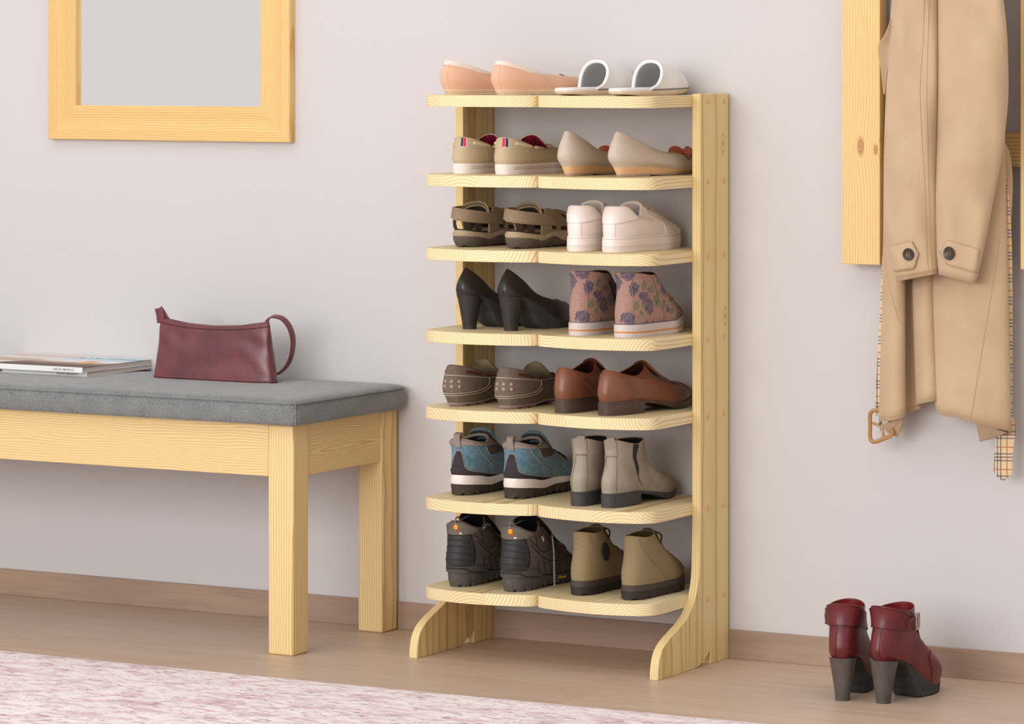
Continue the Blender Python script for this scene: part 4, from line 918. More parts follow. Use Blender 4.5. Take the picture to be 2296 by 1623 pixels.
# ------------------------------------------------------------------ bench
def rrect(x0,x1,y0,y1,r,k=7):
    P=[]
    for cx,cy,a in ((x1-r,y1-r,0),(x0+r,y1-r,pi/2),(x0+r,y0+r,pi),(x1-r,y0+r,1.5*pi)):
        for t in np.linspace(a,a+pi/2,k): P.append((cx+r*math.cos(t),cy+r*math.sin(t)))
    return P
def build_bench():
    ox,oy=-1.4,-.21
    r=thing('bench','pine bench with a grey upholstered seat','bench',(ox,oy,0))
    leg=pine('pine bench leg','z','x',.3,'EDD5A2','E4C88C','CCA062',.0048,flat=.8,wob=.012,contrast=.8)
    rail=pine('pine bench rail','x','z',.24,'ECD39F','E3C589','C99A5A',.0046,flat=.35,wob=.034,contrast=.75)
    end=pine('pine bench end rail','y','z',.24,'ECD39F','E3C589','C99A5A',.0046,flat=.35,wob=.03,contrast=.75)
    for x0 in (-.816,-2.03):
        for y0,y1 in ((-.409,-.351),(-.070,-.010)):
            b_=MB().box(x0-ox,x0+.059-ox,y0-oy,y1-oy,0,.4555); center(b_.build('leg',leg,r,bevel=.004))
    center(MB().box(-1.971-ox,-.8165-ox,-.4065-oy,-.382-oy,.351,.455).build('front_apron',rail,r,bevel=.0015))
    MB().box(-1.971-ox,-.8165-ox,-.04-oy,-.016-oy,.351,.455).build('back_apron',rail,r,bevel=.0015)
    for x0 in (-.786,-2.024): center(MB().box(x0-ox,x0+.024-ox,-.3505-oy,-.0705-oy,.351,.455).build('end_apron',end,r,bevel=.0015))
    t=NT('grey felt'); f=t.n('TexNoise'); f.inputs['Scale'].default_value=1; f.inputs['Detail'].default_value=3
    t.t.links.new(t.obj((420,360,500)),f.inputs['Vector'])
    n=t.noise(22,4); c=t.mix(t.ramp(f.outputs['Fac'],[(.36,(0,0,0,1)),(.64,(1,1,1,1))]),lin('626566'),lin('848786')); c=t.mix(t.math('MULTIPLY',t.ramp(n,[(.4,(0,0,0,1)),(.7,(1,1,1,1))]),.28),c,lin('979A99'))
    t.put(t.b.inputs['Base Color'],c); t.set(Roughness=1,Specular_IOR_Level=.1,Sheen_Weight=.3); t.bump(f.outputs['Fac'],.5,.0015)
    x0,x1,y0,y1=-2.06-ox,-.731-ox,-.437-oy,-.012-oy
    rows=[]
    for ins,z in ((.012,.4556),(.003,.4575),(0,.463),(-.001,.475),(0,.488),(.002,.499),(.004,.5025),(.009,.5055),(.02,.508),(.05,.5095),(.12,.511)):
        rows.append([(x,y,z) for x,y in rrect(x0+ins,x1-ins,y0+ins,y1-ins,max(.014,.018-ins*.3))])
    n=len(rows[0]); V=[p for q in rows for p in q]
    F=grid_faces(len(rows),n,False,True)+[tuple(range(n))[::-1],tuple(range((len(rows)-1)*n,len(rows)*n))]
    cu=mk('seat_cushion',V,F,t.m,r,ang=70)
    P=[(x,y,.5005) for x,y in rrect(x0+.0005,x1-.0005,y0+.0005,y1-.0005,.018)]
    seam=mat('darker felt seam','626263','555556',rough=1)
    mk('piping',*tube(P,.0022,True,k=6),t.m,cu)
    mk('corner_seam',*tube([(x1-.0045,y0+.0045,z) for z in (.459,.47,.485,.5)],.0016,k=5),t.m,cu)
# ------------------------------------------------------------------ mirror
def build_mirror():
    xl,xr,zb,zt=-1.6377,-1.0143,1.0005,1.92; w=.0742; ox=(xl+xr)/2; oz=zb
    r=thing('wall_mirror','rectangular wall mirror in a moulded pine frame','mirror',(ox,0,oz))
    wx=pine('pine mirror rail','x','z',.3,'EBCB8C','E2BC77','CC924C',.0042,flat=.4,wob=.016,contrast=.7); wz=pine('pine mirror stile','z','x',.3,'EBCB8C','E2BC77','CC924C',.0042,flat=.4,wob=.016,contrast=.7)
    prof=[(0,.0005),(0,.0185),(.0015,.0205),(.021,.021),(.0235,.0195),(.026,.0185),(.046,.0185),(.050,.0192),(.066,.0205),(.0715,.0205),(.0738,.019),(.0742,.0165),(.0742,.0005)]
    def rail(name,p0,p1,inn,m):
        """p0,p1 outer mitre corners (x,z); inn = inward direction"""
        p0,p1=np.array(p0),np.array(p1); d=(p1-p0)/np.linalg.norm(p1-p0); V=[]
        for e,s in ((p0,1),(p1,-1)):
            for a,dep in prof:
                q=e+np.array(inn)*a+d*s*a; V.append((q[0]-ox,-dep,q[1]-oz))
        n=len(prof); F=[(i,(i+1)%n,(i+1)%n+n,i+n) for i in range(n)]+[tuple(range(n)),tuple(range(n,2*n))]
        return center(mk(name,V,F,m,r,ang=25))
    rail('bottom_rail',(xl,zb),(xr,zb),(0,1),wx); rail('top_rail',(xl,zt),(xr,zt),(0,-1),wx)
    rail('stile',(xl,zb),(xl,zt),(1,0),wz); rail('stile',(xr,zb),(xr,zt),(-1,0),wz)
    g=NT('mirror glass'); g.set(Metallic=1.0,Roughness=.02); g.put(g.b.inputs['Base Color'],lin('F8F7F7'))
    MB().box(xl+w-.004-ox,xr-w+.004-ox,-.008,-.002,zb+w-.004-oz,zt-w+.004-oz).build('glass',g.m,r)
# ------------------------------------------------------------------ rug
def build_rug():
    t=NT('speckled rug'); 
    a=t.noise(1,5,t.obj((13,34,30)),.62,.7); b=t.noise(1,6,t.obj((30,85,60)),.7,.5); c_=t.noise(1,4,t.obj((45,130,90)),.7); d=t.noise(1,3,t.obj((5,9,5)))
    base=t.mix(t.ramp(d,[(.35,(0,0,0,1)),(.65,(1,1,1,1))]),lin('FAF1EE'),lin('F2E4E3'))
    base=t.mix(t.math('MULTIPLY',t.ramp(a,[(.48,(0,0,0,1)),(.62,(1,1,1,1))]),.7),base,lin('CFA3AC'))
    base=t.mix(t.math('MULTIPLY',t.ramp(b,[(.55,(0,0,0,1)),(.62,(1,1,1,1))]),.85),base,lin('B0717C'))
    base=t.mix(t.math('MULTIPLY',t.ramp(c_,[(.62,(0,0,0,1)),(.66,(1,1,1,1))]),.85),base,lin('84404E'))
    base=t.mix(t.math('MULTIPLY',t.ramp(t.noise(1,4,t.obj((30,90,30))),[(.58,(0,0,0,1)),(.70,(1,1,1,1))]),.5),base,lin('9C93A3'))
    t.put(t.b.inputs['Base Color'],base); t.set(Roughness=1,Specular_IOR_Level=.05,Sheen_Weight=.2); t.bump(t.noise(330,3),.7,.003)
    nx,ny=180,40; x=np.linspace(-2.6,.74,nx); y=np.linspace(-2.3,-.632,ny); V=[]
    for j in range(ny):
        for i in range(nx):
            e=j==ny-1 or j==0 or i in (0,nx-1)
            V.append((x[i]+(rng.normal()*.0008 if e else 0)+.95, y[j]+1.4+(rng.normal()*.0012 if e else 0)+.006*math.sin(x[i]*2.1), .0005 if e else .007+.0012*rng.random()))
    o=mk('rug',V,grid_faces(ny,nx),t.m); o.location=(-.95,-1.4,0)
    tag(o,'white area rug speckled with pink and purple flecks','rug')
# ------------------------------------------------------------------ small things on the bench
def text_mesh(body,size,extr=.0003,bold=0,sx=1.0):
    cu=bpy.data.curves.new('t','FONT'); cu.body=body; cu.size=size; cu.extrude=extr; cu.offset=bold
    o=bpy.data.objects.new('t',cu); COL.objects.link(o); bpy.context.view_layer.update()
    me=bpy.data.meshes.new_from_object(o.evaluated_get(bpy.context.evaluated_depsgraph_get())); bpy.data.objects.remove(o)
    return [(v.co.x*sx,v.co.y,v.co.z) for v in me.vertices],[tuple(p.vertices) for p in me.polygons]
def cover_mat():
    t=NT('magazine cover print'); sp=t.n('SeparateXYZ'); t.t.links.new(t.obj(),sp.inputs[0]); x,y=sp.outputs[0],sp.outputs[1]
    nz=t.noise(28,4); nx=t.math('ADD',x,t.math('MULTIPLY',t.math('SUBTRACT',nz,.5),.05)); ny=t.math('ADD',y,t.math('MULTIPLY',t.math('SUBTRACT',nz,.5),.05))
    c=t.ramp(t.math('ADD',.5,t.math('MULTIPLY',ny,3.6)),[(0,lin('85705F')),(.2,lin('5A463A')),(.38,lin('A08A78')),(.52,lin('EDE8E4')),(.72,lin('B9D3E4')),(1,lin('DCEAF2'))])
    gr=t.math('MULTIPLY',t.math('LESS_THAN',t.math('ABSOLUTE',t.math('SUBTRACT',ny,.085)),.012),t.math('GREATER_THAN',t.noise(90,4),.5)); c=t.mix(gr,c,lin('6F8F6A'))
    orr=t.math('MULTIPLY',t.math('LESS_THAN',t.math('ABSOLUTE',t.math('SUBTRACT',x,.10)),.016),t.math('LESS_THAN',t.math('ABSOLUTE',t.math('SUBTRACT',y,-.01)),.03)); c=t.mix(orr,c,lin('E0A868'))
    diag=t.math('GREATER_THAN',t.math('ADD',t.math('MULTIPLY',x,-1.0),t.math('MULTIPLY',y,.55)),.03)
    cream=t.ramp(t.math('ADD',.5,t.math('MULTIPLY',y,4)),[(0,lin('EFE6DA')),(.3,lin('E9DCCB')),(.34,lin('BDAA95')),(.55,lin('C7B6A3')),(.6,lin('E4DEDA')),(.8,lin('DDD6D2')),(.84,lin('C89C7E')),(.9,lin('E3DEDC'))])
    c=t.mix(diag,c,cream)
    t.put(t.b.inputs['Base Color'],c); t.set(Roughness=.5,Specular_IOR_Level=.15); return t.m
def build_magazines():
    white=mat('white spine card','EFEDEC','E6E3E1',rough=.4,var=20); grey=mat('grey spine card','D8D6D4','CDCAC8',rough=.4,var=20)
    pages=NT('page edges'); w=pages.n('TexWave',wave_type='BANDS',bands_direction='Z'); w.inputs['Scale'].default_value=260; pages.t.links.new(pages.obj(),w.inputs['Vector'])
    pages.put(pages.b.inputs['Base Color'],pages.mix(w.outputs['Fac'],lin('D2C8C2'),lin('BFB2AA'))); pages.set(Roughness=.8)
    ink=mat('black ink','2A2A2A',rough=.6); gink=mat('grey ink','6A6765',rough=.6); oink=mat('orange ink','D08A55',rough=.6)
    cov=cover_mat()
    for k,(u,v,z0,z1,lab,txt,tu,sp,ik,rz) in enumerate(((196,845,.5112,.5205,'lower white magazine under another on the grey bench seat','ISSUE 06/2015',(128,175),grey,ink,-.004),
                                      (187,836,.5205,.5315,'upper glossy magazine with a picture cover on the grey bench seat','ISSUE 08/2015',(121,168),white,gink,-.01))):
        c=PZ(u,v,z0); L,D=.335,.245
        r=thing('magazine',lab,'magazine',(c[0]-L/2,c[1]+D/2,z0),rz,'magazines on the bench')
        h=z1-z0
        MB().box(-L/2+.002,L/2-.0015,-D/2+.001,D/2-.002,.0005,h-.0005).build('page_block',pages.m,r)
        b=MB(); b.box(-L/2,L/2,-D/2,D/2,h-.0007,h); b.build('front_cover',cov,r,label='printed picture cover')
        MB().box(-L/2,L/2,-D/2,D/2,0,.0006).build('back_cover',white,r)
        s=MB().box(-L/2,L/2,-D/2-.0006,-D/2+.0012,0,h).build('spine',sp,r)
        pxm=(W(tu[1],v,c[1])[0]-W(tu[0],v,c[1])[0])
        V,F=text_mesh(txt,.0062); wd=max(p[0] for p in V); sx=pxm/wd
        x0=W(tu[0],v,c[1])[0]-(c[0]-L/2)
        mk('spine_text',[(x0+p[0]*sx,-D/2-.0007-p[2],h*.28+p[1]) for p in V],F,ik,s,smooth=False)
        V,F=text_mesh('N' ,.0098,bold=.0003); x0=W(0.5 if k==0 else -5.0,v,c[1])[0]-(c[0]-L/2)
        mk('masthead_letter',[(x0+p[0]*.8,-D/2-.0007-p[2],h*.2+p[1]) for p in V],F,ik if k==0 else oink,s,smooth=False)
def build_bag():
    yb=-.185; zt=.5107
    cx=(W(337,846,yb)[0]+W(617,858,yb)[0])/2
    r=thing('handbag','dark red leather shoulder bag standing on the grey bench seat','handbag',(cx,yb+.035,zt))
    lea=NT('oxblood bag leather'); n=lea.noise(16,4); lea.put(lea.b.inputs['Base Color'],lea.mix(lea.ramp(n,[(.35,(0,0,0,1)),(.65,(1,1,1,1))]),lin('5E2A30'),lin('74383B')))
    lea.set(Roughness=.33,Specular_IOR_Level=.5,Coat_Weight=.25,Coat_Roughness=.2)
    v=lea.n('TexVoronoi'); v.inputs['Scale'].default_value=600; lea.t.links.new(lea.obj(),v.inputs['Vector'])
    lea.bump(lea.math('ADD',lea.math('MULTIPLY',lea.noise(14,2,None,.45,.4),1.1),lea.math('MULTIPLY',v.outputs['Distance'],.12)),.35,.006)
    seam=mat('dark bag seam','4A1E22','3C171B',rough=.5)
    ed=[(0,339,606,846,858),(.12,338.5,605,832,843),(.35,342,600,800,812),(.6,346,595,765,775),(.85,349,594,735,742),(1,351,594,716,722)]
    n=26; k=64; rows=[]; a=np.linspace(0,2*pi,k,endpoint=False)
    for i in range(n):
        f=i/(n-1); e=[np.interp(f,[q[0] for q in ed],[q[j] for q in ed]) for j in range(1,5)]
        xl=W(e[0],e[2],yb)[0]-cx; xr=W(e[1],e[3],yb)[0]-cx
        z=.1265*f
        dep=.013*(1-f)**.8+.006+.005*math.sin(f*pi)
        c=np.cos(a); s_=np.sin(a); X=np.sign(c)*np.abs(c)**.35; Y=np.sign(s_)*np.abs(s_)**(.55)
        x=(xl+xr)/2+(xr-xl)/2*X
        sag=-.013*(f**2)*(1-X**2)
        wr=.0022*np.sin(x*55+f*4)*np.sin(f*9+x*20)*(np.abs(s_)>.2)*math.sin(pi*f)
        y=-.036+.010*f+dep*(1+Y)+wr
        rows.append(np.stack([x,y,np.full(k,z)+sag],1))
    body=mk('body',np.concatenate(rows),grid_faces(n,k,False,True)+[tuple(range(k))[::-1]]+[((n-1)*k+i,(n-1)*k+i+1,(n-1)*k+(k-i-1)%k,(n-1)*k+(k-i)%k) if 0<i<k//2-1 else (((n-1)*k,(n-1)*k+1,(n-1)*k+k-1) if i==0 else ((n-1)*k+i,(n-1)*k+i+1,(n-1)*k+k-i)) for i in range(k//2)],lea.m,r,ang=70)
    mk('base_welt',*tube(rows[1]*[1.004,1.02,1]+[0,0,-.001],.0024,True,k=6),lea.m,body)
    mk('top_seam',*tube(rows[-3]*[1,1.02,1],.0009,True,k=5),seam,body)
    mk('zipper',*tube(np.stack([np.linspace(rows[-1][:,0].min()+.004,rows[-1][:,0].max()-.004,20),np.zeros(20)-.018,np.interp(np.linspace(-1,1,20),[-1,-.5,0,.5,1],[.1240,.1145,.1112,.1145,.1240])],1),.0022,k=6),seam,r)
    g=lambda u,v,y:np.array(W(u,v,y))-np.array([cx,yb+.035,zt])
    P=cr([g(596,724,yb+.024),g(605,712,yb+.026),g(619,709.5,yb+.03),g(636,716,yb+.034),g(650,735,yb+.038),g(657,762,yb+.04),g(654,795,yb+.04),g(643,820,yb+.042),g(625,837,yb+.044),g(600,845,yb+.05)],50)
    S=np.tile(np.array([.12,1.0,.05]),(50,1)); S[:,2]+=np.linspace(.35,-.05,50)
    st=mk('strap',*ribbon(P,S,.015,.003),lea.m,r)
    mb=MB()
    mb.add(*ribbon(cr([g(361,724,yb+.014),g(359,706,yb+.013),g(355.5,690.5,yb+.012)],10),(1,.0,.42),.0185,.0022))
    mb.add(*ribbon(cr([g(355.5,691,yb+.0145),g(365,705,yb+.019),g(376,724,yb+.024)],10),(1,.35,.45),.0165,.0022))
    mb.build('strap_end',lea.m,r)
# ------------------------------------------------------------------ coat rack and trench coat
def build_coat_rack():
    ox,oz=.48,.78
    r=thing('wall_coat_rack','wall-mounted pine coat rack with upright boards and cross rails','coat rack',(ox,0,oz))
    up=pine('pine rack upright','z','x',.4,'EDD29A','E5C480','CF9F58',.0048,flat=.5,wob=.010,contrast=.65,knots=((.3035-ox,-.053,1.010-oz,.010),(.335-ox,-.053,1.004-oz,.006)))
    ra=pine('pine rack rail','x','z',.4,'E9CB8C','DDB770','C08D48',.006,flat=.7,wob=.01)
    for x0,x1 in ((.2637,.3435),(.6295,.709)):
        MB().box(x0-ox,x1-ox,-.053,-.0195,.784-oz,1.95-oz).build('upright',up,r,bevel=.0012)
    for z0 in (.975,1.66): MB().box(.275-ox,.70-ox,-.0192,-.0005,z0-oz,z0+.064-oz).build('cross_rail',ra,r,bevel=.001)
    wood=mat('pine peg','E2BF80','D3AA68',rough=.5)
    V,F=lathe([(.010,0),(.010,.05),(.013,.062),(.012,.07),(.006,.074)],16)
    mk('peg',orient(V,(.49-ox,-.0190,1.69-oz),(0,-1,.25)),F,wood,r)
def plaid_mat():
    t=NT('check lining'); sp=t.n('SeparateXYZ'); t.t.links.new(t.obj(),sp.inputs[0]); x,z=sp.outputs[0],sp.outputs[2]
    x=t.math('ADD',x,t.math('MULTIPLY',sp.outputs[1],.35)); P=.042
    fx=t.math('FRACT',t.math('DIVIDE',t.math('ADD',x,.0105),P)); fz=t.math('FRACT',t.math('DIVIDE',z,P))
    def band(f,a,b): return t.math('MULTIPLY',t.math('GREATER_THAN',f,a),t.math('LESS_THAN',f,b))
    c=lin('DFC59A')
    for lo,hi,col,am in ((.10,.52,'F1E8DC',.35),):
        for f in (fx,fz): c=t.mix(t.math('MULTIPLY',band(f,lo,hi),am),c,lin(col))
    for a in (.12,.27,.42):
        for f in (fx,fz): c=t.mix(t.math('MULTIPLY',band(f,a,a+.085),.62),c,lin('2F2B28'))
    for f in (fx,fz): c=t.mix(t.math('MULTIPLY',band(f,.74,.785),.75),c,lin('B0403A'))
    t.put(t.b.inputs['Base Color'],c); t.set(Roughness=.9,Specular_IOR_Level=.1); return t.m
def build_coat():
    ox,oy,oz=.50,-.06,.46
    O=np.array([ox,oy,oz])
    r=thing('trench_coat','beige trench coat hanging on the wall coat rack, belt dangling','coat',(ox,oy,oz))
    fab=NT('beige gabardine'); n=fab.noise(11,3)
    fab.put(fab.b.inputs['Base Color'],fab.mix(fab.ramp(n,[(.35,(0,0,0,1)),(.65,(1,1,1,1))]),lin('C8AD8B'),lin('C0A382'))); fab.set(Roughness=.75,Specular_IOR_Level=.25,Sheen_Weight=.25)
    w=fab.n('TexWave',wave_type='BANDS',bands_direction='DIAGONAL'); w.inputs['Scale'].default_value=420; fab.t.links.new(fab.obj(),w.inputs['Vector'])
    fab.bump(fab.math('ADD',fab.math('MULTIPLY',w.outputs['Fac'],.05),fab.math('MULTIPLY',fab.noise(7,4,fab.obj((4,4,1.6)),.5,.6),1.0)),.35,.012)
    thread=mat('coat seam','BA9870','AC8A62',rough=.8); dark=mat('dark button','4A4038','3A322C',rough=.35,var=200); horn=mat('tan buckle','B98A58','A67846',rough=.35,coat=.4); ck=plaid_mat()
    g=lambda u,v,y:np.array(W(u,v,y))-O
    # --- skirt and body: one folded sheet, columns run round the folds from the left back edge to the right back edge
    hu=[1978,1973,2000,2027,2030,2063,2056,2078,2100,2097,2103,2100,2150,2205,2262,2257]
    hv=[ 968, 947, 943, 936, 928, 916, 908, 902, 896, 875, 830, 919, 937, 955, 967, 980]
    hy=[-.03,-.075,-.10,-.088,-.05,-.045,-.07,-.095,-.085,-.05,-.052,-.085,-.108,-.104,-.08,-.03]
    m6=[1984,1982,2003,2026,2029,2052,2048,2068,2089,2089,2094,2093,2150,2205,2256,2250]
    m3=[1990,1986,2005,2025,2033,2050,2050,2070,2090,2092,2096,2097,2150,2203,2249,2244]
    m0=[2004,2002,2018,2034,2044,2058,2058,2076,2092,2095,2100,2102,2150,2198,2240,2236]
    mt=[2070,2068,2078,2086,2092,2100,2100,2108,2116,2120,2124,2126,2145,2160,2172,2170]
    rows=[(-560,mt,.7),(-250,[ (a+b)/2 for a,b in zip(mt,m0)],.8),(0,m0,.8),(300,m3,.85),(620,m6,.9)]
    nu=150; C=[]
    for v,us,k in rows: C.append(cr([g(u,v,y*k-.006) for u,y in zip(us,hy)],nu))
    hemc=cr([g(u,v,y) for u,v,y in zip(hu,hv,hy)],nu); C.append(hemc)
    C=np.array(C); nv=60; G=np.stack([cr(C[:,j],nv) for j in range(nu)],1)
    o=mk('coat_body',G.reshape(-1,3),grid_faces(nv,nu),fab.m,r,ang=0)
    so=o.modifiers.new('s','SOLIDIFY'); so.thickness=.0018; so.offset=1
    hl=hemc+(C[-2]-hemc)*.03; mk('hem_stitching',*tube(hl+np.array([0,-.0019,0]),.0005,k=5),thread,o)
    b=MB()
    for i0,j0,i1,j1,bow in ((44,136,59,124,0),(44,9,52,29,2)):
        P=[]
        for q in np.linspace(0,1,30):
            i=i0+(i1-i0)*q; j=j0+(j1-j0)*q-bow*math.sin(pi*q); a,c_=int(min(i,nv-2)),int(j); fi,fj=i-a,j-c_
            P.append(G[a,c_]*(1-fi)*(1-fj)+G[a+1,c_]*fi*(1-fj)+G[a,c_+1]*(1-fi)*fj+G[a+1,c_+1]*fi*fj+np.array([0,-.0019,0]))
        b.add(*tube(np.array(P),.0006,k=5))
    b.build('skirt_seam',thread,o)
    # turned-up corners at the hem
    for pts in ([(1975,952,-.076),(2024,937,-.084),(2022,955,-.06),(2014,980,-.05),(1990,968,-.06)],[(2189,952,-.098),(2197,989,-.05),(2230,981,-.05),(2256,969,-.075),(2225,958,-.095)]):
        V=[tuple(g(*p)) for p in pts]; q=mk('turned_corner',V,[tuple(range(5))],fab.m,o,smooth=False)
        so=q.modifiers.new('s','SOLIDIFY'); so.thickness=.0015
    # --- sleeves
    def sleeve(rows,yc,hd,hem,seam,ruck):
        A=np.array(rows,float); vs=np.linspace(A[0,0],A[-1,0],70); L=pchip(vs,A[:,0],A[:,1]); R=pchip(vs,A[:,0],A[:,2])
        k=44; a=np.linspace(0,2*pi,k,endpoint=False); P=[]
        for i,(v,l,q) in enumerate(zip(vs,L,R)):
            c,h=(l+q)/2,(q-l)/2; ring=[]
            for t in a:
                cu=math.cos(t); su=math.sin(t)
                X=np.sign(cu)*abs(cu)**.85; Y=np.sign(su)*abs(su)**.8
                wr=.004*math.sin(v*.011+cu*3+ruck)+.003*math.sin(v*.023-cu*5+ruck*2)
                vv=v+(hem*X*max(0,(v-480)/140))
                ring.append(g(c+h*X,vv,yc-hd*Y+wr*(su>0)))
            P.append(ring)
        P=np.array(P); n=len(vs)
        o=mk('sleeve',P.reshape(-1,3),grid_faces(n,k,False,True),fab.m,r,ang=0)
        so=o.modifiers.new('s','SOLIDIFY'); so.thickness=.002; so.offset=-1
        def front(u,v,off=0):
            l=pchip([v],A[:,0],A[:,1])[0]; q=pchip([v],A[:,0],A[:,2])[0]; x=max(-.995,min(.995,(u-(l+q)/2)/((q-l)/2)))
            cu=np.sign(x)*abs(x)**(1/.85); su=math.sqrt(max(0,1-cu*cu)); wr=.004*math.sin(v*.011+cu*3+ruck)+.003*math.sin(v*.023-cu*5+ruck*2)
            return g(u,v+(hem*x*max(0,(v-480)/140)),yc-hd*su**.8+wr-off)
        b=MB()
        for s_ in seam: b.add(*tube(np.array([front(u,v,.0001) for u,v in cr(s_,60)]),.0006,k=5))
        b.build('sleeve_seam',thread,o)
        hm=np.array([front(l_,A[-1,0]-9,.0012) for l_ in np.linspace(A[-1,1]+1.5,A[-1,2]-1.5,30)]); mk('cuff_stitching',*tube(hm,.0007,k=5),thread,o)
        return o,front
    L,fl=sleeve([(-560,2080,2110),(-250,2045,2108),(0,2003,2104),(100,1996,2104),(200,1987,2103),(300,1983,2102),(400,1981,2101),(500,1985,2102),(560,1993,2103),(600,2004,2104),(622,2010,2105)],-.122,.034,-9,[[(2073,-20),(2070,90),(2063,200),(2067,300),(2074,420),(2078,560),(2082,612)],[(2084,-20),(2081,90),(2078,200),(2080,300),(2083,420),(2087,560),(2090,612)]],0)
    Rr,fr=sleeve([(-560,2108,2150),(-250,2106,2205),(0,2105,2248),(100,2104,2257),(200,2103,2259),(300,2101,2251),(370,2100,2241),(450,2100,2225),(520,2101,2211),(580,2102,2197),(625,2106,2186)],-.124,.036,10,[[(2135,-20),(2125,90),(2116,190),(2109,300),(2106,400),(2107,480),(2105,600)]],1.4)
    def strap(parent,front,quad,tip,btn,br):
        """pointed cuff tab lying on the sleeve: quad = free end top, fixed top, fixed bottom, free bottom"""
        n=16; P=[]
        for i in range(n):
            f=i/(n-1)
            a=np.array(quad[0])*(1-f)+np.array(quad[1])*f; b=np.array(quad[3])*(1-f)+np.array(quad[2])*f
            for j in range(9):
                k=j/8; q=a*(1-k)+b*k
                if i==0: q=q+(np.array(tip)-(np.array(quad[0])+np.array(quad[3]))/2)*(1-abs(2*k-1))
                P.append(front(q[0],q[1],.0022))
        o=mk('cuff_strap',P,grid_faces(n,9),fab.m,parent,ang=0); so=o.modifiers.new('s','SOLIDIFY'); so.thickness=.0022; so.offset=1
        edge=[P[i*9] for i in range(n)][::-1]+[P[j] for j in range(1,9)]+[P[i*9+8] for i in range(1,n)]
        mk('strap_stitching',*tube(np.array(edge)+np.array([0,-.0016,0]),.0007,k=5),thread,o)
        c=front(btn[0],btn[1],.0050)
        V,F=lathe([(br*.2,-.001),(br,-.0005),(br*1.02,.0008),(br*.93,.0022),(br*.74,.0018),(br*.66,.0010),(br*.05,.0010)],28); nn=(front(btn[0]+6,btn[1],0)-front(btn[0]-6,btn[1],0)); nd=np.array([nn[1],-nn[0],0])
        bt=mk('button',orient(V,c,nd),F,dark,o)
        mb=MB()
        for dx in (-1,1): 
            mb.add(*tube([c+np.array([dx*br*.2,-.0018,br*.33]),c+np.array([dx*br*.2,-.0024,0]),c+np.array([dx*br*.2,-.0018,-br*.33])],.0006,k=5))
        mb.build('button_thread',thread,bt)
    strap(L,fl,[(2044,541),(1996,549),(2006,601),(2050,601)],(2060,570),(2037,569),.0115)
    strap(Rr,fr,[(2124,541),(2196,555),(2191,603),(2124,598)],(2107,570),(2128,571),.0125)
    # front edge flap at the upper left
    fp=[[(2006,-40,-.10),(2003,20,-.10),(1986,72,-.085),(1969,104,-.075),(1974,150,-.075),(1981,212,-.085)],[(2030,-40,-.085),(2022,20,-.08),(2006,72,-.07),(1997,104,-.065),(1991,150,-.07),(1984,212,-.085)]]
    A_,B_=[cr([g(*p) for p in q],30) for q in fp]
    V=np.concatenate([A_,(A_+B_)/2+np.array([0,.01,0]),B_]); q=mk('front_facing',V,grid_faces(3,30),fab.m,r,ang=0); so=q.modifiers.new('s','SOLIDIFY'); so.thickness=.002
    # --- belt ends
    fld=np.array([math.cos(.35),math.sin(.35),0])
    P=cr([g(1992,470,-.045),g(1987,560,-.05),g(1983,650,-.055),g(1977,760,-.058),g(1972,860,-.06),g(1970,915,-.062),g(1972,930,-.064)],60)
    b=mk('belt',*ribbon(P,fld,.013,.0025),ck,r,label='check-lined belt end with buckle')
    fr_=[(1968,919),(1957,921),(1951,930),(1951,955),(1951,980),(1955,989),(1964,990),(1980,984),(1996,977),(2001,968),(1996,945),(1990,922),(1982,917)]
    mk('belt_buckle',*tube(cr([g(u,v,-.066) for u,v in fr_],70,True),.0042,True,k=8),horn,b,label='tan rounded buckle')
    mk('buckle_bar',*tube([g(1957,948,-.066),g(1978,958,-.068),g(1982,986,-.066)],.0028,k=8),horn,b)
    P=cr([g(2243,352,-.06),g(2252,420,-.062),g(2258,520,-.06),g(2261,640,-.058),g(2262,760,-.056),g(2262,880,-.055),g(2258,955,-.055),g(2252,1000,-.056),g(2249,1045,-.056),g(2249,1078,-.056)],90)
    n=90; ww=pchip(np.linspace(0,1,n),[0,.2,.55,.62,.66,.93,1],[.010,.016,.013,.016,.034,.034,.003])
    b2=mk('belt',*ribbon(P,fld,ww,.0025),ck,r,label='check-lined pointed belt tip')
    P=cr([g(2246,322,-.07),g(2256,345,-.062),g(2262,390,-.058),g(2264,450,-.056),g(2263,520,-.054)],30)
    mk('belt_fold',*ribbon(P,fld,pchip(np.linspace(0,1,30),[0,.4,1],[.012,.014,.005]),.003),fab.m,b2)
    # hanging loop and gathered collar above the frame
    c=np.array([.49,-.075,1.70])-O; top=G[0].mean(0)
    mk('hanging_loop',*tube(cr([top+[-.02,0,-.02],c+[-.012,-.004,.002],c+[0,-.004,.009],c+[.012,-.004,.002],top+[.02,0,-.02]],30),.003,k=6),fab.m,r)
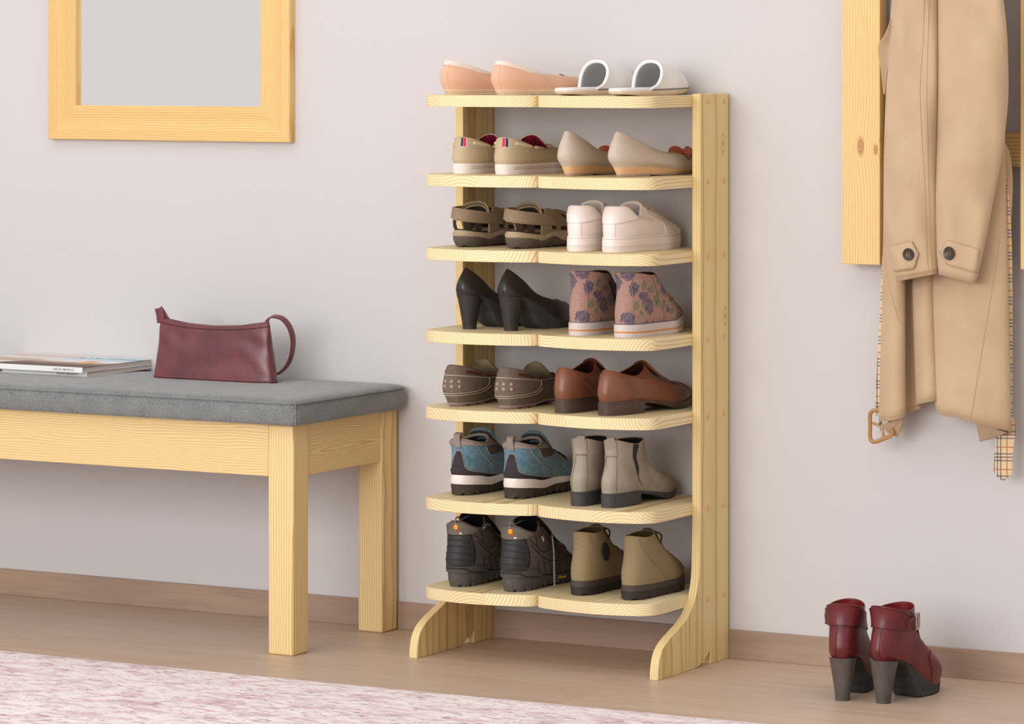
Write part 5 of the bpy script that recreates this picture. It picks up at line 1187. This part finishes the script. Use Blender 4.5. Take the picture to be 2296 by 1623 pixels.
# ------------------------------------------------------------------ put everything in place
mats(); build_room(); build_rack(); build_bench(); build_mirror(); build_rug(); build_magazines(); build_bag(); build_coat_rack(); build_coat()
PAIRS=[ # builder, name, category, group, shelf, [(x, y, turn, label) left shoe, right shoe]
 (ballet,'ballet_flat','shoe','peach ballet flats on the top shelf',0,-.31,[(-.4935,-.27),(-.37,-.272)],['peach suede ballet flat on the top shelf, outer one at the left end','peach suede ballet flat on the top shelf, next to the white slippers']),
 (slipper,'slipper','slipper','white slippers on the top shelf',0,0,[(-.2039,-.275),(-.09,-.278)],['white terry open-back slipper on the top shelf, beside the peach flats','white terry open-back slipper on the top shelf, beside the right side panel']),
 (boat,'boat_shoe','shoe','taupe boat shoes',1,0,[(-.46,-.262),(-.3618,-.265)],['taupe canvas boat shoe with heel ribbon, left one at the shelf end','taupe canvas boat shoe with heel ribbon, right one beside the wedge flats']),
 (wedge,'wedge_flat','shoe','taupe wedge flats',1,-.12,[(-.1955,-.285),(-.0935,-.285)],['taupe wedge-heeled flat with tan wedge, next to the boat shoes','taupe wedge-heeled flat with rust bow, beside the right side panel']),
 (sandal,'trekking_sandal','sandal','brown trekking sandals',2,-.06,[(-.4632,-.255),(-.349,-.26)],['brown strappy trekking sandal, left one at the shelf end','brown strappy trekking sandal, right one beside the white sneakers']),
 (white,'sneaker','shoe','white sneakers',2,0,[(-.1829,-.272),(-.1044,-.270)],['white leather sneaker beside the brown sandals','white leather sneaker beside the right side panel']),
 (pump,'pump','shoe','black high-heeled pumps',3,-.19,[(-.4446,-.262),(-.3491,-.262)],['black leather block-heel pump, left one at the shelf end','black leather block-heel pump, right one beside the floral high-tops']),
 (hightop,'high_top_sneaker','shoe','pink floral high-tops',3,0,[(-.1787,-.288),(-.0815,-.292)],['pink floral high-top sneaker with side zip, next to the black pumps','pink floral high-top sneaker with white toe rubber, beside the right side panel']),
 (moccasin,'moccasin','shoe','grey-brown moccasins',4,0,[(-.439,-.285),(-.3323,-.287)],['grey-brown moccasin with studded heel, left one at the shelf end','grey-brown moccasin with studded heel, right one beside the brown loafers']),
 (loafer,'loafer','shoe','brown leather loafers',4,-.10,[(-.1923,-.292),(-.0965,-.295)],['brown leather slip-on dress shoe next to the moccasins','brown leather slip-on dress shoe beside the right side panel']),
 (trail,'hiking_shoe','shoe','blue hiking shoes',5,0,[(-.4672,-.215),(-.3571,-.215)],['blue suede hiking shoe with white midsole, left one at the shelf end','blue suede hiking shoe with white midsole, right one beside the taupe boots']),
 (chelsea,'ankle_boot','boot','taupe chelsea boots',5,0,[(-.1782,-.282),(-.1019,-.28)],['taupe leather ankle boot with zip, next to the blue hiking shoes','taupe leather ankle boot with dark elastic gore, beside the right side panel']),
 (hiker,'hiking_boot','boot','dark hiking boots on the bottom shelf',6,0,[(-.4476,-.282),(-.331,-.29)],['dark brown hiking boot on the bottom shelf, left one at the shelf end','dark brown hiking boot on the bottom shelf with a hanging lace']),
 (desert,'canvas_boot','boot','khaki canvas boots on the bottom shelf',6,.05,[(-.1865,-.26),(-.0803,-.267)],['khaki canvas lace-up boot with a dark oval ankle patch','khaki canvas lace-up boot on the bottom shelf beside the right side panel']),
 (ankle_boot,'heeled_boot','boot','dark red heeled boots',None,-.13,[(.3914,-.36),(.4725,-.352)],['dark red heeled ankle boot on the floor, rear one nearer the shoe rack','dark red heeled ankle boot on the floor with a visible silver buckle']),
]
ADJ={ # (dx, dy, extra turn, length scale, width scale)
('ballet',0):(-.004,0,0,1,1),('ballet',1):(-.010,0,0,1,1),('slipper',0):(-.0205,-.008,0,1.07,1.06),('slipper',1):(-.0165,-.006,-.02,1.06,1.06),
('boat',0):(-.0075,0,0,.95,1),('boat',1):(-.009,0,0,.95,1),('wedge',0):(-.024,0,.14,1,1),('wedge',1):(-.019,0,0,1.14,1),
('sandal',0):(-.009,0,0,.94,1),('sandal',1):(-.002,0,0,.95,1),('white',0):(-.0165,-.003,0.08,1.11,1),('white',1):(-.0205,-.005,-.035,1.12,1),
('pump',0):(-.0195,0,0,1,1),('pump',1):(-.021,0,0,1,1),('hightop',0):(-.0115,0,.03,1.04,1),('hightop',1):(-.0085,0,0,1.04,1),
('moccasin',0):(-.035,0,0,1.02,1),('moccasin',1):(-.0235,0,0,1.02,1),('loafer',0):(-.031,0,.08,1,1),('loafer',1):(-.033,0,-.06,1.03,1),
('trail',0):(-.011,-.031,0,.88,1),('trail',1):(-.001,-.031,0,.88,1),('chelsea',0):(-.012,0,.12,1.15,1),('chelsea',1):(-.026,0,-.03,1.17,1),
('hiker',0):(-.0175,0,0,1,1),('hiker',1):(-.007,0,0,1,1),('desert',0):(-.014,0,0,1.1,1),('desert',1):(-.007,0,-.04,1.1,1),
('ankle_boot',0):(.007,0,.36,1,1),('ankle_boot',1):(-.0065,0,0,1.02,1)}
if 'ONLY' not in globals(): ONLY=None
for fn,name,cat,grp,sh,rz,pos,labs in PAIRS:
    for k in (0,1):
        z=0 if sh is None else SHELF_Z[sh]
        x,y=pos[k]
        d=ADJ[(fn.__name__,k)]
        o=thing(name,labs[k],cat,(x+d[0],y+d[1],z+.0003),rz+d[2],grp); o.scale=(d[4],d[3],1)
        fn(o, 1 if k else -1)
# ------------------------------------------------------------------ light and camera
def area(name,loc,target,size,power,col=(1,1,1)):
    l=bpy.data.lights.new(name,'AREA'); l.shape='RECTANGLE'; l.size,l.size_y=size; l.energy=power; l.color=col
    o=bpy.data.objects.new(name,l); COL.objects.link(o); o.location=loc
    o.rotation_euler=(Vector(target)-Vector(loc)).to_track_quat('-Z','Y').to_euler(); return o
area('key_light',(-2.4,-3.4,3.5),(-.3,0,.6),(3.0,2.6),30,(1,.99,.98))  # soft key panel from the upper left front, not an actual window
area('top_light',(.8,-2.4,3.6),(.2,-.2,.4),(3.2,2.6),17,(1,.99,.98))  # broad soft panel shining from overhead, no ceiling fixture
area('front_fill',(-.6,-7.2,1.9),(-.2,0,.6),(4.6,2.6),300,(.975,.985,1))  # added fill panel facing the rack, lightens the shelf interiors
w=bpy.data.worlds.new('World'); SC.world=w; w.use_nodes=True
bg=w.node_tree.nodes['Background']; bg.inputs[0].default_value=(1.0,.965,.95,1); bg.inputs[1].default_value=.80
cam=bpy.data.cameras.new('Camera'); co=bpy.data.objects.new('Camera',cam); COL.objects.link(co)
co.location=(CX0,CY0,CH); co.rotation_euler=(pi/2,0,YAW)
cam.sensor_width=36; cam.lens=FPX/2296*36; cam.shift_y=-(811.5-HOR)/2296; cam.clip_start=.1; cam.clip_end=60
SC.camera=co
SC.view_settings.view_transform='Standard'; SC.view_settings.look='None'; SC.view_settings.exposure=-.14
SC.cycles.use_denoising=True; SC.cycles.max_bounces=8
